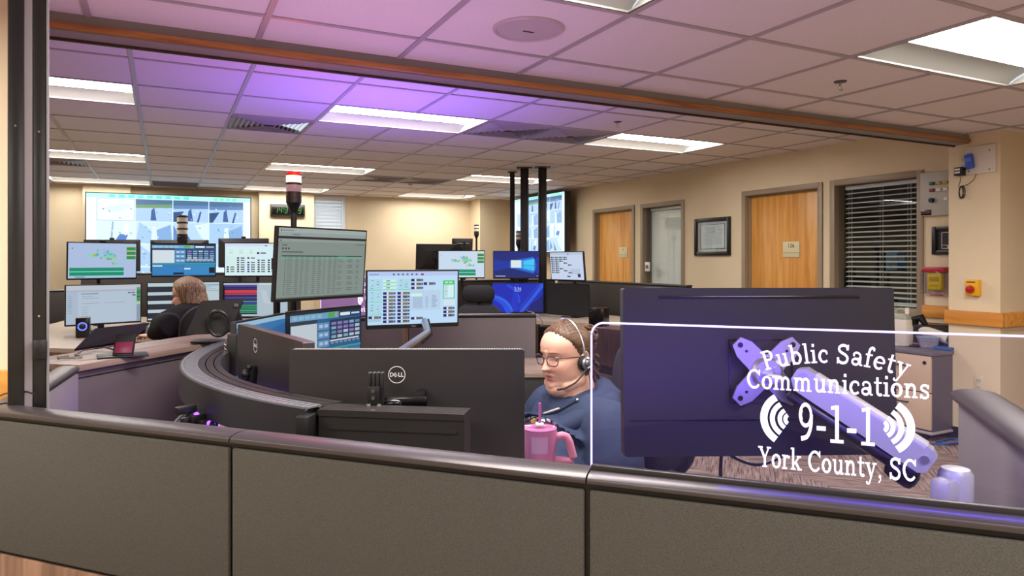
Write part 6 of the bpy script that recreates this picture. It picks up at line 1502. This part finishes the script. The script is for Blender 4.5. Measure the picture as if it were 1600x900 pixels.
bo = body.build('body', M_skin, w2t); remesh(bo, .0042, 1, face_paint(H2.inverted(), .2, '#e2b29c', '#b8665f')); bo.data.materials.clear(); bo.data.materials.append(M_skin)
eyes(w2t, H2, .2, (1, 0, -.2)); brows(w2t, H2, .2, mat('brow brown', '#7a5844', .7))
M_blond = hair_mat('blond hair', '#55402c', '#b29470', (170, 170, 9))
hb = MB()
def line2(p):
    xh = crom([(-.10, .01), (-.02, .03), (.03, .045), (.06, .062), (.08, .075), (.12, .1)], p.z)
    return max(0, min(1, (xh-p.x)/.012))
hair_shell(w2t, H2, .2, M_blond, line2, .016, zmin=-.06)
b = MB(); b.M = H2; rg = []
for k in range(9):
    f = k/8; z = .06-.215*f; rr = []
    for i in range(26):
        a = R(96+168*i/25); w = .094+.010*sin(f*pi)+.003*sin(i*2.1+k*.4); rr.append(V((w*1.06*cos(a)-.004-.012*f, w*.98*sin(a), z+.006*sin(i*1.7))))
    inner_ = [V((p.x*.86, p.y*.86, p.z+.004)) for p in reversed(rr)]; rg.append(rr+inner_)
b.loft(rg); b.build('hair_fall', M_blond, w2t, 60)
top = MB(); limb(top, [t2(-.04, 0, .56), t2(-.01, 0, .74), t2(-.03, 0, s2z-.15), t2(-.045, 0, s2z-.06)], [.165, .165, .155, .11], 22)
limb(top, [t2(-.055, -.15, s2z-.04), t2(-.06, 0, s2z-.0), t2(-.055, .15, s2z-.04)], [.10, .115, .10])
for sg in (-1, 1): limb(top, [t2(-.045, sg*.165, s2z-.045), e2[sg], e2[sg]*.25+wr2[sg]*.75], [.095, .07, .05], 16)
to = top.build('cardigan', cloth_mat('charcoal knit', '#232224'), w2t); remesh(to, .009, 4)
b = MB()
for sg in (-1, 1): limb(b, [t2(-.05, sg*.09, .545), t2(.20, sg*.12, .555), t2(.42, sg*.13, .535), t2(.41, sg*.13, .28), t2(.40, sg*.13, .11)], [.11, .092, .075, .062, .055])
limb(b, [t2(-.05, -.07, .56), t2(-.05, .07, .56)], [.13, .13]); tr = b.build('trousers', cloth_mat('dark trousers', '#23252e'), w2t); remesh(tr, .012, 3)
b = MB()
for sg in (-1, 1): limb(b, [t2(.385, sg*.13, .05), t2(.54, sg*.145, .04)], [.043, .036])
b.build('shoes', mat('shoe black', '#18181a', .5), w2t, 60)
wb = e2[1]*.12+wr2[1]*.88; d_ = (wr2[1]-e2[1]).normalized(); qd = d_.to_track_quat('Z', 'Y')
t = thing('bracelet', 'thin black bracelet on the blond woman wrist', 'bracelet', V((h2.x, h2.y, 0))+wb); b = MB(); b.tube([qd @ V((.033*cos(a), .033*sin(a), 0)) for a in [2*pi*i/20 for i in range(20)]], .004, 6, closed=True); b.build('band', M_black, t)
gt = thing('eyeglasses', 'thin glasses on the blond woman at the left', 'glasses', h2, 0); b = MB(); b.M = basis(V((0, 0, 0)), yaw2, R(6), 0, .98)
for sg in (-1, 1):
    b.tube([V((.098-.010*((sg*.033+.02*cos(a))/.055)**2, sg*.033+.02*cos(a), -.004+.016*sin(a))) for a in [2*pi*i/20 for i in range(20)]], .0015, 6, closed=True); b.tube([V((.090, sg*.055, .005)), V((.03, sg*.078, .004)), V((-.02, sg*.078, -.004))], .0016, 6)
b.build('frame', M_rim, gt)
cc = t2(-.10, .03, 0); chair('black high-backed chair of the blond woman', (h2.x+cc.x, h2.y+cc.y, 0), yaw2-R(46)+pi/2, .45, .52, .40, m=M_seatb)
# ================================================================ FILE CABINET AND THE CLUTTER ON IT
fc = V((5.145, 3.27, 0)); CW, CD, CHT = .56, .60, .90
# the front faces -X (towards the room); the side seen at its right faces -Y
t = thing('file_cabinet', 'two drawer file cabinet with beige fronts beside the column', 'cabinet', (5.145, 3.27+CW/2, 0), RZW)
zt = PX(1460, 551, 5.145).z
b = MB(); b.mm((-CW/2+.0, .012, .075), (CW/2, CD-.0, zt-.03), .004); b.build('body', mat('cabinet slate', '#5a5560', .45), t)
b = MB(); b.mm((-CW/2-.012, -.014, zt-.03), (CW/2+.012, CD, zt), .006); b.build('top', mat('cabinet top slate', '#6a6670', .4), t)
hh = (zt-.03-.085)/2
for k in (0, 1):
    z0 = .085+hh*k; b = MB(); b.mm((-CW/2+.004, -.008, z0+.004), (CW/2-.004, .012, z0+hh-.004), .003); d_ = b.build('drawer', mat('drawer beige', '#cdb59a', .45), t)
    b = MB(); zz = z0+hh-.09; b.tube([(-.10, -.008, zz), (-.095, -.026, zz), (.095, -.026, zz), (.10, -.008, zz)], .0055, 8); b.build('handle', M_steel, d_)
    if k: b = MB(); b.cyl((CW/2-.05, -.006, zz+.035), (CW/2-.05, -.013, zz+.035), .014); b.build('lock', M_black, d_)
b = MB(); b.mm((-CW/2-.01, -.014, .055), (CW/2+.01, CD, .075), .006); b.build('plinth', mat('cabinet plinth', '#a9a2a6', .4), t)
for x in (-.2, .2):
    for y in (.06, .5): b = MB(); b.cyl((x-.012, y, .029), (x+.012, y, .029), .028); b.build('caster', M_black, t)
def top_at(px, py_): p = PZ(px, py_, zt); return p
# second cabinet continuing behind the monitor: same run of storage
p = V((5.36, 3.50, zt)); t = thing('paper_roll', 'long white paper roll lying across the cabinet top', 'paper roll', p); a, c = P(1436, 516, 5.78)-p, P(1484, 531, 5.52)-p
c = P(1486, 531, 5.40)-p; a = P(1436, 514, 5.78)-p; d_ = (c-a).normalized()
b = MB(); b.cyl(a, c, .042, n=28, cap=False); b.cyl(a-d_*.0, a+d_*.001, .042, n=28); b.build('sheet', mat('paper white', '#e8e0d4', .7), t)
b = MB(); b.cyl(c, c+d_*.004, .040, .040, n=24, cap=False); b.tube([c+d_.to_track_quat('Z', 'Y') @ V(((.006+.036*i/40)*cos(i*.6), (.006+.036*i/40)*sin(i*.6), .002)) for i in range(40)], .0012, 5); b.build('rolled_end', mat('paper shade', '#b8b0ac', .7), t)
pt_ = top_at(1450, 543); t = thing('plastic_tub', 'clear plastic tub of red and pink sweets on the cabinet', 'tub', (pt_.x, pt_.y, zt+.001), -TH-R(20))
b = MB(); b.loft([[(x*k, y*k, z) for x, y in rrect(.15, .11, .022)] for k, z in ((.80, 0), (.82, .003), (.97, .078), (1.0, .08), (1.02, .082), (.99, .082), (.80, .006))], cap=False); b.prism([(x*.8, y*.8) for x, y in rrect(.15, .11, .022)], 0, .002); b.build('tub', glass('tub plastic', (.9, .92, .96), ior=1.45, rough=.08, milk=('#c4cce4', .30)), t)
b = MB(); b.prism(rrect(.157, .117, .022), .080, .088); b.build('lid', glass('tub lid', (.85, .88, .95), ior=1.5, rough=.15, milk=('#b4c4ea', .6)), t)
random.seed(5); b = MB()
for k in range(46): b.sph((random.uniform(-.048, .048), random.uniform(-.030, .030), .014+random.uniform(0, .028)), .0115, n=8)
o = b.build('sweets', mat('sweets', '#d4686c', .4, noise=(60, .45)), t); o['kind'] = 'stuff'
pj = top_at(1402, 534); pj = P(1409, 528, 5.62); t = thing('jug', 'grey green jug with moulded handle at the back of the cabinet top', 'jug', (pj.x, pj.y, zt), RZW)
b = MB(); b.box((0, 0, .11), (.13, .09, .22), .016); b.build('body', mat('jug white', '#d9d2c8', .45), t)
b = MB(); b.loft([[(x*k, y*k, z) for x, y in rrect(.125, .085, .02)] for k, z in ((.98, .215), (.96, .235), (.78, .255), (.60, .262))]); b.build('shoulder', mat('jug green grey', '#a2a696', .5), t)
b = MB(); b.tube([(-.05, 0, .215), (-.045, 0, .285), (.0, 0, .30), (.045, 0, .285), (.05, 0, .215)], .011, 9); b.build('handle', mat('jug green grey', '#a2a696', .5), t)
b = MB(); b.cyl((.045, 0, .26), (.045, 0, .31), .016); b.build('cap', M_white, t)
pj = P(1395, 508, 5.74); t = thing('white_bottle', 'slim white bottle standing behind the jug on the cabinet', 'bottle', (pj.x, pj.y, zt), 0)
b = MB(); b.lathe([(.001, 0), (.03, 0), (.032, .01), (.032, .20), (.02, .235), (.013, .245), (.013, .27), (.001, .272)]); b.build('body', mat('bottle white', '#e4ddd2', .35), t)
pk = P(1472, 524, 5.62); t = thing('black_case', 'black equipment case behind the white paper roll', 'case', (5.64, pk.y+.06, zt), RZW+R(6))
b = MB(); b.box((0, 0, .08), (.30, .18, .16), .012); b.build('case', mat('case black', '#201c20', .55), t)
b = MB(); b.tube([(-.16, 0, .10), (-.17, -.02, .20), (-.11, -.03, .215), (-.08, -.02, .16)], [.02, .034, .034, .02], 10); b.build('handset', M_black, t)
b = MB(); b.box((.02, -.02, .164), (.22, .10, .012), .004, Matrix.Rotation(R(8), 4, 'X')); b.build('cover', M_blackg, t)
pk = top_at(1473, 541); t = thing('blue_folder', 'blue plastic folder under the paper roll beside the tub', 'folder', (5.44, 3.33, zt), RZW+R(12))
b = MB(); b.box((0, 0, .012), (.12, .22, .022), .004); b.build('folder', mat('folder blue', '#2a5a9c', .4), t)
pk = top_at(1400, 540); t = thing('charging_block', 'white charging block with black cable at the left of the cabinet top', 'charger', (pk.x, pk.y, zt), RZW+R(10))
b = MB(); b.box((0, 0, .016), (.10, .05, .03), .006); b.build('block', M_white, t); b = MB(); b.tube([(-.05, 0, .02), (-.03, .02, .08), (.02, .03, .10), (.05, .02, .06), (.05, .01, .03)], .003, 6); b.build('cable', M_black, t)
pk = top_at(1420, 542); t = thing('scissors_tray', 'dark small tray with tools on the cabinet top beside the tub', 'tray', (pk.x+.03, pk.y, zt), RZW)
b = MB(); b.box((0, .02, .008), (.12, .08, .014), .003); b.build('tray', M_black, t); b = MB(); b.tube([(-.04, .0, .02), (.0, .02, .03), (.05, .04, .022)], .005, 6); b.build('tool', mat('tool pink', '#b08078', .5), t)
pk = PZ(1482, 690, .01); t = thing('blue_cable', 'coil of blue network cable on the carpet beside the cabinet', 'cable', (pk.x, pk.y, 0)); b = MB()
for k in range(3): b.tube([(.13*cos(a)+.02*k, .05*sin(a)-.01*k, .006+.006*k) for a in [2*pi*i/24 for i in range(24)]], .0045, 6, closed=True)
b.tube([(-.1, 0, .006), (-.22, .05, .006), (-.3, .12, .006)], .0045, 6); b.build('cable', mat('cable blue', '#2a5aa0', .4), t)
# left wall cable at the pole foot
t = thing('pole_cable', 'thin black cable over the partition corner at the pole foot', 'cable', P(25, 610, 1.75)); o3 = t.location.copy()
b = MB(); b.tube([P(x, y, d)-o3 for x, y, d in ((-10, 622, 1.9), (8, 615, 1.86), (25, 612, 1.8), (42, 612, 1.76), (54, 616, 1.74))], .0022, 6); b.build('cord', M_black, t)
